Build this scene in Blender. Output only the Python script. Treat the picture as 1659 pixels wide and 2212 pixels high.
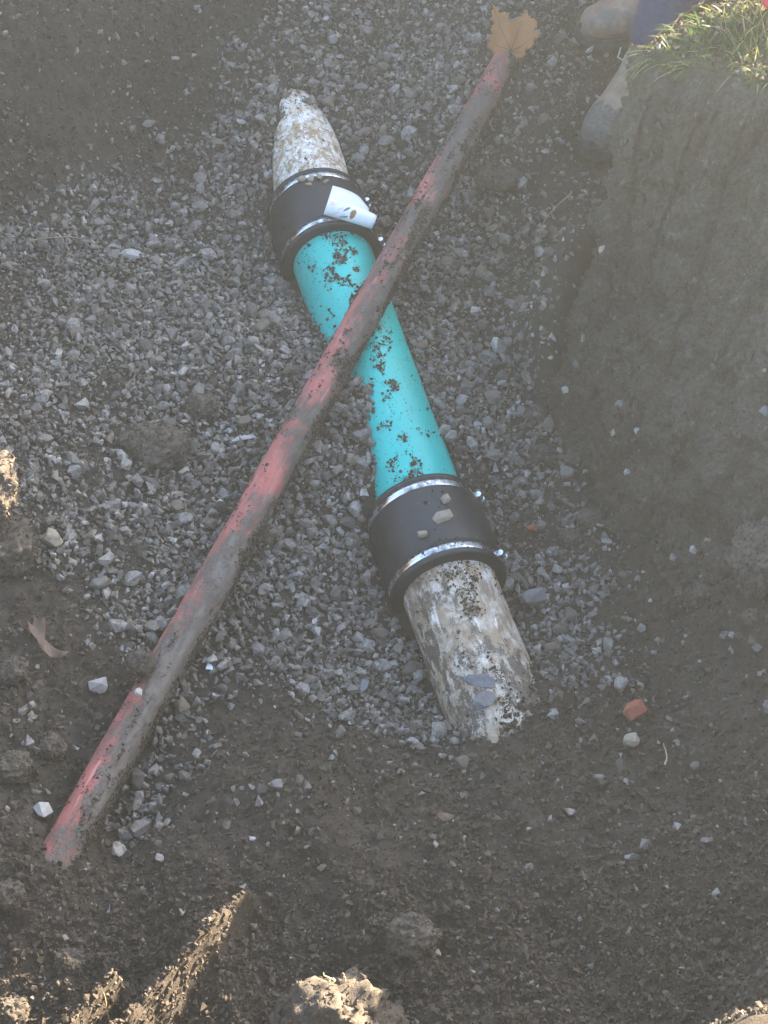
import bpy, bmesh, math, random
import numpy as np
from mathutils import Vector, Matrix

for o in list(bpy.data.objects):
    bpy.data.objects.remove(o)
scene = bpy.context.scene
col = scene.collection
R = math.radians

# ------------------------------------------------------------------ camera, sky, sun, exposure
cam_d = bpy.data.cameras.new('camera')
cam_d.sensor_fit = 'VERTICAL'
cam_d.sensor_height = 24.0
cam_d.lens = 24.0 * 3600 / 2212
cam_d.clip_start = 0.05
cam_d.clip_end = 300
cam = bpy.data.objects.new('camera', cam_d)
col.objects.link(cam)
cam.location = (0, -1.8962, 2.2598)
cam.rotation_euler = (R(40), 0, 0)
scene.camera = cam

SUN_EL, SUN_AZ = R(17), R(51)          # azimuth measured from +Y (away from the camera) towards +X
world = bpy.data.worlds.new('World')
scene.world = world
world.use_nodes = True
wn = world.node_tree.nodes
sky = wn.new('ShaderNodeTexSky')
sky.sky_type = 'NISHITA'
sky.sun_disc = False
sky.sun_elevation = SUN_EL
sky.sun_rotation = SUN_AZ
sky.air_density = 1.0
sky.dust_density = 1.5
sky.ozone_density = 0.8
world.node_tree.links.new(sky.outputs[0], wn['Background'].inputs[0])
wn['Background'].inputs[1].default_value = 0.085
sd = bpy.data.lights.new('sun', 'SUN')
sd.energy = 5.0
sd.angle = R(0.5)
sd.color = (1.0, 0.83, 0.60)
sun = bpy.data.objects.new('sun', sd)
col.objects.link(sun)
sun.location = (6, 6, 5)
sun_dir = Vector((math.sin(SUN_AZ) * math.cos(SUN_EL), math.cos(SUN_AZ) * math.cos(SUN_EL), math.sin(SUN_EL)))
sun.rotation_euler = sun_dir.to_track_quat('Z', 'Y').to_euler()
scene.view_settings.view_transform = 'Standard'
scene.view_settings.look = 'None'
scene.view_settings.gamma = 1.0
scene.view_settings.exposure = 3.62
scene.view_settings.use_curve_mapping = False
scene.cycles.volume_bounces = 0
scene.cycles.sample_clamp_direct = 1.0
scene.cycles.sample_clamp_indirect = 0.3
scene.cycles.use_denoising = True
scene.cycles.max_bounces = 6
HAZE = 0.0126
HAZE_G = 0.6

# ------------------------------------------------------------------ helpers
rng = np.random.default_rng(7)
random.seed(7)


def _hash(ix, iy, iz, seed):
    h = (ix.astype(np.int64) * 374761393 + iy.astype(np.int64) * 668265263 + iz.astype(np.int64) * 2147483647 + seed * 1274126177) & 0xFFFFFFFF
    h = ((h ^ (h >> 13)) * 1274126177) & 0xFFFFFFFF
    h = ((h ^ (h >> 16)) * 2246822519) & 0xFFFFFFFF
    return ((h ^ (h >> 15)) & 0xFFFFFF) / float(0xFFFFFF)


def noise(x, y, z=0.0, seed=0):
    """value noise in [-1, 1]"""
    x = np.asarray(x, float); y = np.asarray(y, float) + x * 0; z = np.asarray(z, float) + x * 0
    xi, yi, zi = np.floor(x), np.floor(y), np.floor(z)
    fx, fy, fz = x - xi, y - yi, z - zi
    fx = fx * fx * (3 - 2 * fx); fy = fy * fy * (3 - 2 * fy); fz = fz * fz * (3 - 2 * fz)
    r = 0
    for dx in (0, 1):
        for dy in (0, 1):
            for dz in (0, 1):
                w = (fx if dx else 1 - fx) * (fy if dy else 1 - fy) * (fz if dz else 1 - fz)
                r = r + w * _hash(xi + dx, yi + dy, zi + dz, seed)
    return r * 2 - 1


def sstep(a, b, x):
    t = np.clip((x - a) / (b - a), 0, 1)
    return t * t * (3 - 2 * t)


def np_mesh(name, verts, faces, smooth=False, attrs=None):
    """faces: (n, k) array of equal-sized polygons"""
    me = bpy.data.meshes.new(name)
    verts = np.asarray(verts, np.float32); faces = np.asarray(faces, np.int32)
    n, k = faces.shape
    me.vertices.add(len(verts)); me.vertices.foreach_set('co', verts.ravel())
    me.loops.add(n * k); me.loops.foreach_set('vertex_index', faces.ravel())
    me.polygons.add(n)
    me.polygons.foreach_set('loop_start', np.arange(0, n * k, k, dtype=np.int32))
    try:
        me.polygons.foreach_set('loop_total', np.full(n, k, dtype=np.int32))
    except Exception:
        pass
    me.polygons.foreach_set('use_smooth', np.full(n, smooth, dtype=bool))
    me.update(calc_edges=True)
    for an, av in (attrs or {}).items():
        a = me.attributes.new(an, 'FLOAT', 'POINT')
        a.data.foreach_set('value', np.asarray(av, np.float32))
    return me


def add(name, me, mat, parent=None, loc=None, rot=None, label=None, cat=None, group=None, kind=None):
    o = bpy.data.objects.new(name, me)
    col.objects.link(o)
    if mat is not None and me is not None:
        for m in (mat if isinstance(mat, (list, tuple)) else [mat]):
            me.materials.append(m)
    if parent is not None:
        o.parent = parent
    if loc is not None:
        o.location = loc
    if rot is not None:
        if isinstance(rot, Matrix):
            o.rotation_euler = rot.to_euler()
        else:
            o.rotation_euler = rot
    for k, v in (('label', label), ('category', cat), ('group', group), ('kind', kind)):
        if v:
            o[k] = v
    return o


def bm_mesh(name, bm, smooth=False):
    bmesh.ops.recalc_face_normals(bm, faces=bm.faces)
    me = bpy.data.meshes.new(name)
    bm.to_mesh(me); bm.free()
    me.polygons.foreach_set('use_smooth', np.full(len(me.polygons), smooth, dtype=bool))
    return me


def grid_faces(nu, nv, wrap_v=False):
    i = np.arange(nu - 1)[:, None]; j = np.arange(nv if wrap_v else nv - 1)[None, :]
    jn = (j + 1) % nv
    a = i * nv + j; b = i * nv + jn; c = (i + 1) * nv + jn; d = (i + 1) * nv + j
    return np.stack([a, d, c, b], -1).reshape(-1, 4)


def tube(name, pts, rad, seg=8, smooth=True, cap=True):
    """tapered tube along points"""
    pts = [Vector(p) for p in pts]
    if not hasattr(rad, '__len__'):
        rad = [rad] * len(pts)
    bm = bmesh.new(); rings = []
    t0 = (pts[1] - pts[0]).normalized()
    n = t0.orthogonal().normalized()
    for i, p in enumerate(pts):
        t = (pts[min(i + 1, len(pts) - 1)] - pts[max(i - 1, 0)]).normalized()
        n = (n - t * n.dot(t)).normalized(); b = t.cross(n)
        rings.append([bm.verts.new(p + (n * math.cos(a) + b * math.sin(a)) * rad[i]) for a in [2 * math.pi * k / seg for k in range(seg)]])
    for r0, r1 in zip(rings, rings[1:]):
        for k in range(seg):
            bm.faces.new((r0[k], r0[(k + 1) % seg], r1[(k + 1) % seg], r1[k]))
    if cap:
        bm.faces.new(rings[0]); bm.faces.new(rings[-1])
    return bm_mesh(name, bm, smooth)


def lathe(name, prof, seg=72, smooth=True):
    """revolve (x, r) profile about local X"""
    a = np.arange(seg) * 2 * np.pi / seg
    prof = np.array(prof)
    V = np.stack([np.repeat(prof[:, 0], seg), np.outer(prof[:, 1], np.cos(a)).ravel(), np.outer(prof[:, 1], np.sin(a)).ravel()], 1)
    return np_mesh(name, V, grid_faces(len(prof), seg, True)[:, ::-1], smooth)


# ------------------------------------------------------------------ materials
class M:
    def __init__(s, name):
        s.m = bpy.data.materials.new(name); s.m.use_nodes = True
        s.t = s.m.node_tree; s.b = s.t.nodes['Principled BSDF']
        s.co = s.t.nodes.new('ShaderNodeTexCoord')

    def n(s, typ, ins=None, **kw):
        nd = s.t.nodes.new(typ)
        for k, v in kw.items():
            setattr(nd, k, v)
        for k, v in (ins or {}).items():
            s.put(nd.inputs[k], v)
        return nd

    def put(s, sock, v):
        if hasattr(v, 'is_output') or isinstance(v, bpy.types.NodeSocket):
            s.t.links.new(v, sock)
        elif isinstance(v, (tuple, list)) and len(v) == 3 and sock.type == 'RGBA':
            sock.default_value = (*v, 1)
        else:
            sock.default_value = v

    def noise(s, scale, detail=4, rough=0.6, vec=None, sc=None, dist=0.0, which=0):
        v = vec or s.co.outputs['Object']
        if sc:
            mp = s.n('ShaderNodeMapping', {'Vector': v, 'Scale': sc}); v = mp.outputs[0]
        return s.n('ShaderNodeTexNoise', {'Vector': v, 'Scale': scale, 'Detail': detail, 'Roughness': rough, 'Distortion': dist}).outputs[which]

    def ramp(s, fac, stops, interp='LINEAR'):
        nd = s.n('ShaderNodeValToRGB', {'Fac': fac}); cr = nd.color_ramp; cr.interpolation = interp
        while len(cr.elements) < len(stops):
            cr.elements.new(0.5)
        for e, (p, c) in zip(cr.elements, stops):
            e.position = p
            e.color = (*c, 1) if len(c) == 3 else c
        return nd.outputs[0]

    def mask(s, fac, lo, hi):
        return s.n('ShaderNodeMapRange', {'Value': fac, 'From Min': lo, 'From Max': hi}).outputs[0]

    def mix(s, fac, a, b, mode='MIX'):
        nd = s.n('ShaderNodeMix', data_type='RGBA', blend_type=mode)
        s.put(nd.inputs[0], fac); s.put(nd.inputs[6], a); s.put(nd.inputs[7], b)
        return nd.outputs[2]

    def math(s, op, a, b=0.0, clamp=False):
        nd = s.n('ShaderNodeMath', operation=op, use_clamp=clamp)
        s.put(nd.inputs[0], a); s.put(nd.inputs[1], b)
        return nd.outputs[0]

    def attr(s, name):
        return s.n('ShaderNodeAttribute', attribute_name=name).outputs['Fac']

    def bump(s, h, strength=0.5, dist=0.002):
        b = s.n('ShaderNodeBump', {'Height': h, 'Strength': strength, 'Distance': dist})
        s.put(s.b.inputs['Normal'], b.outputs[0])

    def out(s, color=None, rough=0.8, metal=0.0, spec=None):
        if color is not None:
            s.put(s.b.inputs['Base Color'], color)
        s.put(s.b.inputs['Roughness'], rough)
        s.put(s.b.inputs['Metallic'], metal)
        if spec is not None:
            s.put(s.b.inputs['Specular IOR Level'], spec)
        return s.m


def soil_color(m, scale=1.0):
    a = m.noise(9 * scale, 6, .65)
    b = m.noise(70 * scale, 5, .7)
    base = m.ramp(a, [(.30, (.041, .032, .025)), (.5, (.058, .046, .036)), (.68, (.080, .065, .052))])  # base kept dark so gaps between the crumbs look shaded
    return m.mix(m.mask(b, .3, .75), m.mix(.55, base, (.026, .020, .016)), m.mix(.30, base, (.13, .11, .092)))


def make_soil(name):
    m = M(name)
    c = soil_color(m)
    g = m.attr('gravel')
    gap_dust = m.ramp(m.noise(60, 5, .7), [(.3, (.030, .026, .022)), (.7, (.075, .066, .058))])  # dust under the gravel, darkened so gaps between stones look shaded
    c = m.mix(g, c, gap_dust)
    lw = m.attr('lawn')
    c = m.mix(lw, c, m.ramp(m.noise(40, 4), [(.35, (.05, .045, .03)), (.65, (.09, .10, .04))]))
    h = m.math('ADD', m.noise(140, 6, .75), m.math('MULTIPLY', m.noise(480, 3, .7), .5))
    m.bump(h, .9, .005)
    return m.out(c, .95, spec=.2)


def make_crumb(name):
    m = M(name)
    t = m.attr('tint')
    c = m.ramp(t, [(0, (.038, .029, .022)), (.3, (.063, .050, .039)), (.6, (.091, .073, .058)), (.85, (.120, .099, .080)), (.95, (.16, .138, .118)), (1, (.28, .25, .225))])
    c = m.mix(m.mask(m.noise(220, 3), .3, .8), m.mix(.4, c, (.04, .03, .025)), c)
    m.bump(m.noise(500, 4, .7), .7, .002)
    return m.out(c, .95, spec=.2)


def make_stone(name, per_object=False):
    m = M(name)
    if per_object:
        t = m.n('ShaderNodeObjectInfo').outputs['Random']
    else:
        t = m.attr('tint')
    c = m.ramp(t, [(0, (.082, .069, .057)), (.25, (.145, .126, .107)), (.5, (.228, .203, .177)), (.72, (.322, .293, .263)), (.86, (.425, .39, .355)), (.94, (.27, .21, .145)), (1, (.54, .50, .46))])
    dirt = m.noise(45, 5, .7)
    c = m.mix(m.mask(dirt, .38, .64), c, (.10, .086, .074))
    c = m.mix(m.mask(m.noise(260, 4, .7), .3, .8), m.mix(.3, c, (.06, .055, .05)), c)
    m.bump(m.noise(280, 5, .7), .5, .0025)
    return m.out(c, .85, spec=.3)


def make_flat(name, c, rough=.8, metal=0, bump=0, var=.25, scale=90):
    m = M(name)
    k = m.mask(m.noise(scale, 5, .65), .3, .75)
    cc = m.mix(k, tuple(x * (1 - var) for x in c), tuple(min(1, x * (1 + var)) for x in c))
    if bump:
        m.bump(m.noise(scale * 3, 4, .7), bump, .002)
    return m.out(cc, rough, metal)


MAT = {}
MAT['soil'] = make_soil('soil')
MAT['crumb'] = make_crumb('soil_crumb')
MAT['stone'] = make_stone('crushed_stone')
for tn_, tc_ in (('tone_pale', (.33, .303, .275)), ('tone_grey', (.23, .208, .186)), ('tone_dark', (.115, .10, .088)), ('tone_brown', (.20, .16, .12))):
    m = M(tn_)
    c = m.mix(m.mask(m.noise(2.2, 5, .7), .42, .66), tc_, (.13, .108, .088))
    c = m.mix(m.mask(m.noise(6, 4, .7), .3, .8), m.mix(.3, c, (.06, .055, .05)), c)
    m.bump(m.noise(5, 5, .7), .4, .12)
    MAT[tn_] = m.out(c, .85, spec=.3)

m = M('bank_earth')
c = m.mix(.55, soil_color(m), (.165, .140, .112))
clay = m.noise(5, 6, .65, sc=(1, 1, .35), dist=.8)
c = m.mix(m.mask(clay, .45, .65), c, m.mix(.6, c, (.17, .145, .118)))
c = m.mix(m.mask(m.noise(17, 5, .7, sc=(1, 1, .3)), .62, .74), c, (.035, .027, .021))
c = m.mix(m.mask(m.noise(95, 2, .5), .70, .74), c, (.24, .21, .18))
c = m.mix(m.mask(m.noise(130, 5, .75), .40, .60), m.mix(.45, c, (.03, .025, .021)), c)  # fine dark mottling painted in as shaded crevices between crumbs
c = m.mix(m.mask(m.noise(55, 3, .6, sc=(1, 1, .5)), .60, .72), c, m.mix(.6, c, (.22, .20, .175)))
m.bump(m.math('ADD', m.noise(45, 7, .75, sc=(1, 1, .5)), m.math('MULTIPLY', m.noise(300, 4, .7), .4)), 1.0, .014)
MAT['bank'] = m.out(c, .95, spec=.2)

# teal pipe plastic
m = M('teal_plastic')
film = m.noise(14, 6, .7, sc=(.5, 1, 1))
sp = m.noise(150, 3, .6)
c = m.mix(m.mask(film, .42, .75), (.0, .45, .395), (.008, .38, .335))
c = m.mix(m.math('MULTIPLY', m.mask(sp, .62, .68), m.mask(film, .40, .56)), c, (.10, .08, .06))
scr = m.noise(30, 3, .6, sc=(.3, 3, 3))
c = m.mix(m.math('MULTIPLY', m.mask(scr, .66, .72), .4), c, (.16, .42, .42))
m.bump(m.noise(60, 3), .05, .002)
MAT['teal'] = m.out(c, m.math('ADD', m.math('MULTIPLY', film, .35), .22))

# old white pipe, stained and caked
m = M('stained_white_pipe')
n1 = m.noise(26, 7, .72, sc=(.75, 1, 1), dist=.5)
n2 = m.noise(85, 5, .7, sc=(.6, 1, 1))
n3 = m.noise(11, 5, .65, sc=(.6, 1, 1))
n4 = m.noise(46, 6, .7, sc=(.55, 1, 1), dist=.3)
c = m.mix(m.mask(n1, .26, .56), (.74, .70, .63), (.31, .225, .145))
c = m.mix(m.math('MULTIPLY', m.mask(n4, .52, .60), .75), c, (.17, .12, .08))
c = m.mix(m.math('MULTIPLY', m.mask(m.noise(34, 6, .7, sc=(.3, 1, 1)), .60, .67), .85), c, (.77, .73, .66))
mud = m.math('ADD', m.math('ADD', m.math('MULTIPLY', n3, .50), m.math('MULTIPLY', n2, .40)), m.math('MULTIPLY', m.noise(320, 4, .7), .22))
c = m.mix(m.mask(m.math('ADD', mud, m.math('MULTIPLY', m.n('ShaderNodeSeparateXYZ', {0: m.co.outputs['Object']}).outputs['X'], .16)), .605, .66), c, m.ramp(m.noise(240, 4, .7), [(.35, (.05, .04, .032)), (.65, (.13, .105, .083))]))
c = m.mix(m.mask(m.noise(190, 4, .7), .62, .70), c, (.16, .12, .09))
m.bump(m.math('ADD', mud, m.math('MULTIPLY', m.noise(200, 4), .3)), .5, .004)
MAT['oldpipe'] = m.out(c, .6)

# old pipe of the far end: speckled more, less mud
m = M('speckled_white_pipe')
n1 = m.noise(55, 6, .7, sc=(.7, 1, 1), dist=.4)
n2 = m.noise(120, 5, .7)
c = m.mix(m.mask(n1, .40, .58), (.74, .69, .62), (.34, .225, .125))
c = m.mix(m.mask(n2, .56, .62), c, (.12, .092, .07))
m.bump(m.noise(160, 4), .4, .003)
MAT['oldpipe2'] = m.out(c, .6)

# red pipe with caked soil; local X along the pipe, Z up
m = M('red_pipe_caked')
sep = m.n('ShaderNodeSeparateXYZ', {0: m.co.outputs['Object']})
k1 = m.noise(16, 7, .7, sc=(.35, 1, 1), dist=.5)
k2 = m.noise(75, 5, .72, sc=(.5, 1, 1))
side = m.math('MULTIPLY', sep.outputs['Y'], 4.5)     # soil hangs on the right-hand flank
k3 = m.noise(5, 3, .6, sc=(1, .3, .3))
cov = m.math('ADD', m.math('ADD', m.math('MULTIPLY', k1, .85), m.math('MULTIPLY', k2, .65)), m.math('ADD', side, m.math('MULTIPLY', m.math('SUBTRACT', k3, .5), .9)))
c = m.mix(m.mask(k2, .35, .7), (.33, .080, .066), (.43, .155, .135))
streak = m.noise(60, 4, .6, sc=(.12, 2, 2))
c = m.mix(m.math('MULTIPLY', m.mask(streak, .58, .68), .6), c, (.52, .28, .26))
c = m.mix(m.mask(cov, .60, .80), c, m.ramp(k2, [(.3, (.06, .05, .042)), (.7, (.135, .115, .10))]))
m.bump(m.math('ADD', m.mask(cov, .70, .88), m.math('MULTIPLY', m.noise(180, 5, .7), .5)), .8, .004)
MAT['red'] = m.out(c, .75)

# rubber
m = M('black_rubber')
du = m.noise(20, 6, .7)
c = m.mix(m.mask(du, .45, .8), (.009, .011, .015), (.026, .028, .032))
c = m.mix(m.mask(m.noise(140, 3), .66, .72), c, (.10, .085, .07))
m.bump(m.noise(300, 3), .06, .001)
MAT['rubber'] = m.out(c, m.mask(du, -.2, 1.2))
# steel band
m = M('steel_band')
du = m.noise(35, 5, .7)
c = m.mix(m.mask(du, .52, .62), (.72, .73, .75), (.22, .20, .18))
MAT['steel'] = m.out(c, m.ramp(du, [(.45, (.18,) * 3), (.62, (.6,) * 3)]), m.ramp(du, [(.55, (1,) * 3), (.66, (.2,) * 3)]))

MAT['clod'] = make_flat('clod_earth', (.085, .068, .053), .95, bump=1.0, var=.6, scale=150)
MAT['brick'] = make_flat('brick_red', (.25, .075, .046), .9, bump=.6, var=.3, scale=70)
MAT['slate'] = make_flat('wet_slate', (.095, .10, .115), .30, bump=.8, var=.35, scale=60)
MAT['shard'] = make_flat('white_shard', (.78, .80, .86), .25, var=.1)
MAT['pale'] = make_flat('pale_stone', (.345, .32, .295), .8, bump=.5, var=.2, scale=70)
MAT['greystone'] = make_flat('grey_stone', (.16, .15, .145), .85, bump=.5, var=.25, scale=70)
MAT['tanstone'] = make_flat('tan_stone', (.27, .22, .165), .85, bump=.5, var=.25, scale=70)
MAT['straw'] = make_flat('straw', (.42, .33, .18), .8, var=.3)
MAT['root'] = make_flat('root', (.26, .19, .12), .85, var=.3)
MAT['wood'] = make_flat('wood_chip', (.42, .33, .24), .8, bump=.4, var=.3)
MAT['redplastic'] = make_flat('red_plastic', (.62, .03, .08), .35, var=.08)
MAT['sole'] = make_flat('boot_rubber', (.045, .045, .045), .75, var=.4, scale=40)
MAT['lace'] = make_flat('lace', (.42, .30, .16), .85, var=.3)
MAT['skin'] = make_flat('skin', (.5, .30, .21), .55, var=.1)
MAT['hair'] = make_flat('hair', (.05, .035, .025), .6, var=.3)
MAT['jacket'] = make_flat('jacket_cloth', (.06, .07, .075), .9, bump=.3, var=.2, scale=200)
MAT['denim'] = make_flat('navy_cloth', (.022, .034, .085), .9, bump=.4, var=.3, scale=120)
MAT['thread'] = make_flat('frayed_thread', (.30, .30, .29), .9, var=.1)

m = M('tan_leather')
mudn = m.noise(26, 6, .7)
sep = m.n('ShaderNodeSeparateXYZ', {0: m.co.outputs['Object']})
toe = m.math('ADD', m.mask(sep.outputs['X'], .17, .29), m.math('MULTIPLY', mudn, 1.1))
c = m.mix(m.mask(m.noise(40, 5, .65), .3, .7), (.16, .108, .072), (.25, .18, .128))
c = m.mix(m.mask(toe, 1.0, 1.1), c, m.mix(m.mask(m.noise(120, 5, .7), .35, .65), (.055, .047, .04), (.125, .107, .09)))
m.bump(m.noise(90, 5, .7), .4, .003)
MAT['leather_muddy'] = m.out(c, .8)
m = M('tan_leather_clean')
c = m.mix(m.mask(m.noise(30, 5, .65), .3, .7), (.15, .095, .066), (.27, .185, .135))
c = m.mix(m.mask(m.noise(9, 4, .6), .60, .66), c, (.13, .11, .095))
m.bump(m.noise(60, 5, .7), .5, .004)
MAT['leather'] = m.out(c, .75)

m = M('dry_leaf')
n1 = m.noise(60, 5, .65)
c = m.ramp(n1, [(.25, (.14, .055, .02)), (.5, (.29, .125, .042)), (.75, (.41, .20, .075))])
c = m.mix(m.mask(m.noise(110, 3, .6), .64, .68), c, (.07, .04, .025))
m.bump(m.noise(150, 4), .4, .002)
MAT['leaf'] = m.out(c, .7)
m = M('pinkish_leaf')
c = m.ramp(m.noise(70, 5, .65), [(.3, (.06, .035, .026)), (.55, (.115, .07, .05)), (.75, (.24, .16, .095))])
MAT['leaf2'] = m.out(c, .7)

m = M('grass_blade')
t = m.attr('tint')
c = m.ramp(t, [(0, (.035, .075, .018)), (.45, (.07, .12, .03)), (.65, (.13, .15, .045)), (.85, (.30, .24, .10)), (1, (.42, .33, .17))])
m.put(m.b.inputs['Transmission Weight'], 0.0)
tr = m.n('ShaderNodeBsdfTranslucent', {'Color': c})
mx = m.n('ShaderNodeMixShader', {0: .35, 1: m.b.outputs[0], 2: tr.outputs[0]})
m.t.links.new(mx.outputs[0], m.t.nodes['Material Output'].inputs['Surface'])
MAT['grass'] = m.out(c, .55)

# paper label: UV u along the roll, v along the sheet
m = M('paper_label')
uv = m.n('ShaderNodeUVMap', uv_map='UVMap').outputs[0]


def blob(cx, cy, sx, sy, soft=.35, rot=0.0):
    mp = m.n('ShaderNodeMapping', {'Vector': uv, 'Location': (-cx, -cy, 0)}, vector_type='POINT')
    mp2 = m.n('ShaderNodeMapping', {'Vector': mp.outputs[0], 'Rotation': (0, 0, rot)}, vector_type='POINT')
    mp3 = m.n('ShaderNodeMapping', {'Vector': mp2.outputs[0], 'Scale': (1 / sx, 1 / sy, 0)}, vector_type='POINT')
    ln = m.n('ShaderNodeVectorMath', {0: mp3.outputs[0]}, operation='LENGTH').outputs['Value']
    ln = m.math('ADD', ln, m.math('MULTIPLY', m.math('SUBTRACT', m.noise(160, 4), .5), .9))
    return m.mask(ln, 1.0, 1.0 - soft)


c = m.mix(m.mask(m.noise(25, 4), .3, .8), (.76, .76, .80), (.84, .84, .86))
c = m.mix(m.math('MULTIPLY', blob(.10, .84, .06, .05), .5), c, (.75, .25, .22))
for bx_, by_ in ((.22, .72), (.28, .80), (.20, .86), (.33, .70)):
    c = m.mix(m.math('MULTIPLY', blob(bx_, by_, .10, .010, .5, -.5), .55), c, (.35, .36, .38))
c = m.mix(blob(.40, .82, .085, .022, .4, -.6), c, (.12, .10, .13))
c = m.mix(blob(.38, .69, .10, .018, .4, -.35), c, (.13, .10, .10))
c = m.mix(blob(.54, .77, .06, .085, .25, .2), c, (.30, .14, .06))
MAT['paper'] = m.out(c, .6)

# ------------------------------------------------------------------ terrain
CTRL = np.array([(-0.785, 0.952, 0.2), (-0.614, 1.114, 0.2), (-0.794, 1.131, 0.3), (-0.439, 1.285, 0.13), (-0.525, 1.05, 0.07), (-0.773, 0.751, 0.1), (-0.503, 0.743, 0.01), (-0.353, 1.062, 0.0), (-0.262, 0.82, -0.03), (-0.214, 0.608, -0.02), (-0.168, 0.423, 0.03), (-0.455, 0.293, 0.06), (-0.695, 0.272, 0.14), (-0.635, -0.062, 0.17), (-0.491, -0.086, 0.11), (-0.319, 0.184, 0.05), (-0.196, 0.257, 0.06), (-0.074, 0.127, 0.05), (-0.032, 0.022, 0.045), (-0.145, -0.019, 0.03), (-0.056, -0.098, 0.0), (-0.031, -0.277, -0.025), (0.031, -0.402, -0.03), (-0.176, -0.269, 0.03), (-0.274, -0.499, 0.04), (-0.372, -0.616, 0.03), (-0.419, -0.682, 0.05), (-0.514, -0.48, 0.12), (-0.547, -0.671, 0.115), (-0.464, -0.327, 0.11), (-0.491, -0.845, 0.118), (-0.596, -0.341, 0.145), (-0.228, -0.611, 0.115), (-0.091, -0.561, 0.088), (0.084, -0.576, 0.068), (0.161, -0.569, 0.096), (0.273, -0.407, 0.045), (0.419, -0.419, 0.05), (0.576, -0.5, 0.17), (0.374, -0.176, -0.03), (0.504, -0.298, 0.07), (0.235, -0.114, -0.045), (0.317, 0.152, -0.04), (0.198, 0.387, -0.035), (0.309, 0.778, -0.02), (0.424, 1.062, 0.0), (0.285, 1.202, 0.08), (0.18, 1.415, 0.08), (-0.031, 1.287, 0.02), (0.02, 0.865, -0.03), (0.599, -0.304, 0.2), (-0.483, -1.042, 0.097), (-0.365, -0.87, 0.117), (-0.207, -0.875, 0.144), (-0.258, -0.987, 0.15), (0.0, -0.987, 0.16), (0.0, -0.754, 0.168), (0.286, -0.656, 0.128), (0.285, -0.955, 0.2), (0.51, -0.847, 0.25), (0.466, -1.072, 0.31), (0.1, -1.034, 0.2), (-0.134, -1.038, 0.132), (0.549, 1.341, 0.02), (-0.05, 0.2, 0.07), (-0.036, 0.058, 0.065), (-0.099, 0.315, 0.05), (0.27, 1.24, 0.1), (-0.275, 0.99, 0.045), (-0.1, 1.0, 0.045), (-0.285, 1.08, 0.062), (-0.135, 1.1, 0.062), (-0.21, 1.19, 0.088), (-0.215, 1.28, 0.1), (-0.225, 1.38, 0.1), (0.285, 1.11, 0.118), (0.29, 1.2, 0.11), (-0.472, -0.755, 0.134), (-0.497, -0.8, 0.15), (0.225, -0.545, 0.094), (0.13, -0.56, 0.066)])
GRAV = [(-0.86, 0.62), (-0.66, 0.80), (-0.50, 0.97), (-0.34, 1.16), (-0.20, 1.40), (-0.14, 1.67), (0.45, 1.67), (0.41, 1.02), (0.34, 0.58), (0.306, 0.20), (0.36, 0.035), (0.392, -0.172), (0.354, -0.334), (0.268, -0.397), (0.198, -0.43), (0.12, -0.49), (0.03, -0.46), (-0.09, -0.42), (-0.19, -0.40), (-0.26, -0.44), (-0.36, -0.62), (-0.405, -0.66), (-0.40, -0.57), (-0.36, -0.42), (-0.484, -0.25), (-0.567, -0.202), (-0.74, -0.15)]
BANK_TOP = [(.76, .72, .66), (.60, .62, .66), (.475, .50, .66), (.43, .425, .655), (.50, .40, .65), (.58, .375, .645), (.68, .335, .64), (.80, .26, .635), (.93, .10, .63), (1.06, -.12, .63), (1.2, -.4, .63)]
BANK_BASE = [(.66, .80, -.04), (.55, .70, -.04), (.41, .53, -.05), (.345, .376, -.06), (.340, .25, -.06), (.36, .117, -.05), (.45, -.08, -.01), (.58, -.27, .06), (.76, -.44, .18), (.92, -.58, .28), (1.06, -.75, .33)]
TRENCH = [(-1.02, -1.32), (1.15, -1.32)] + [p[:2] for p in BANK_TOP[::-1]] + [(1.15, .85), (1.32, 1.3), (1.22, 1.85), (.6, 1.98), (-.95, 2.0), (-1.18, 1.2)]
SUN_RIDGES = [((-.185, -.832), (-.355, -1.06), .019, .204, .240), ((-.36, -.945), (-.43, -1.05), .014, .186, .205)]
SHADE_HEAP = [(-1.4, 2.4), (.6, 2.45), (1.50, 2.15), (1.72, 1.75)]  # unseen heap added beyond the far bank to shade the trench


def seg_dist(x, y, a, b):
    ax, ay = a; bx, by = b
    dx, dy = bx - ax, by - ay
    t = np.clip(((x - ax) * dx + (y - ay) * dy) / (dx * dx + dy * dy), 0, 1)
    return np.hypot(x - ax - t * dx, y - ay - t * dy)


def poly_sd(x, y, poly):
    """signed distance, negative inside"""
    d = np.full(np.shape(x), 1e9); ins = np.zeros(np.shape(x), bool)
    for i in range(len(poly)):
        a, b = poly[i], poly[(i + 1) % len(poly)]
        d = np.minimum(d, seg_dist(x, y, a, b))
        cond = (a[1] > y) != (b[1] > y)
        with np.errstate(divide='ignore', invalid='ignore'):
            xi = (b[0] - a[0]) * (y - a[1]) / ((b[1] - a[1]) if b[1] != a[1] else 1e-12) + a[0]
        ins ^= cond & (x < xi)
    return np.where(ins, -d, d)


def tps_fit(P):
    n = len(P); xy = P[:, :2]
    d = np.linalg.norm(xy[:, None] - xy[None], axis=-1)
    K = np.where(d > 0, d * d * np.log(d + 1e-12), 0) + np.eye(n) * 0.002
    A = np.zeros((n + 3, n + 3)); A[:n, :n] = K
    A[:n, n] = 1; A[:n, n + 1:] = xy; A[n, :n] = 1; A[n + 1:, :n] = xy.T
    return np.linalg.solve(A, np.r_[P[:, 2], 0, 0, 0])


TW = tps_fit(CTRL)


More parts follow.
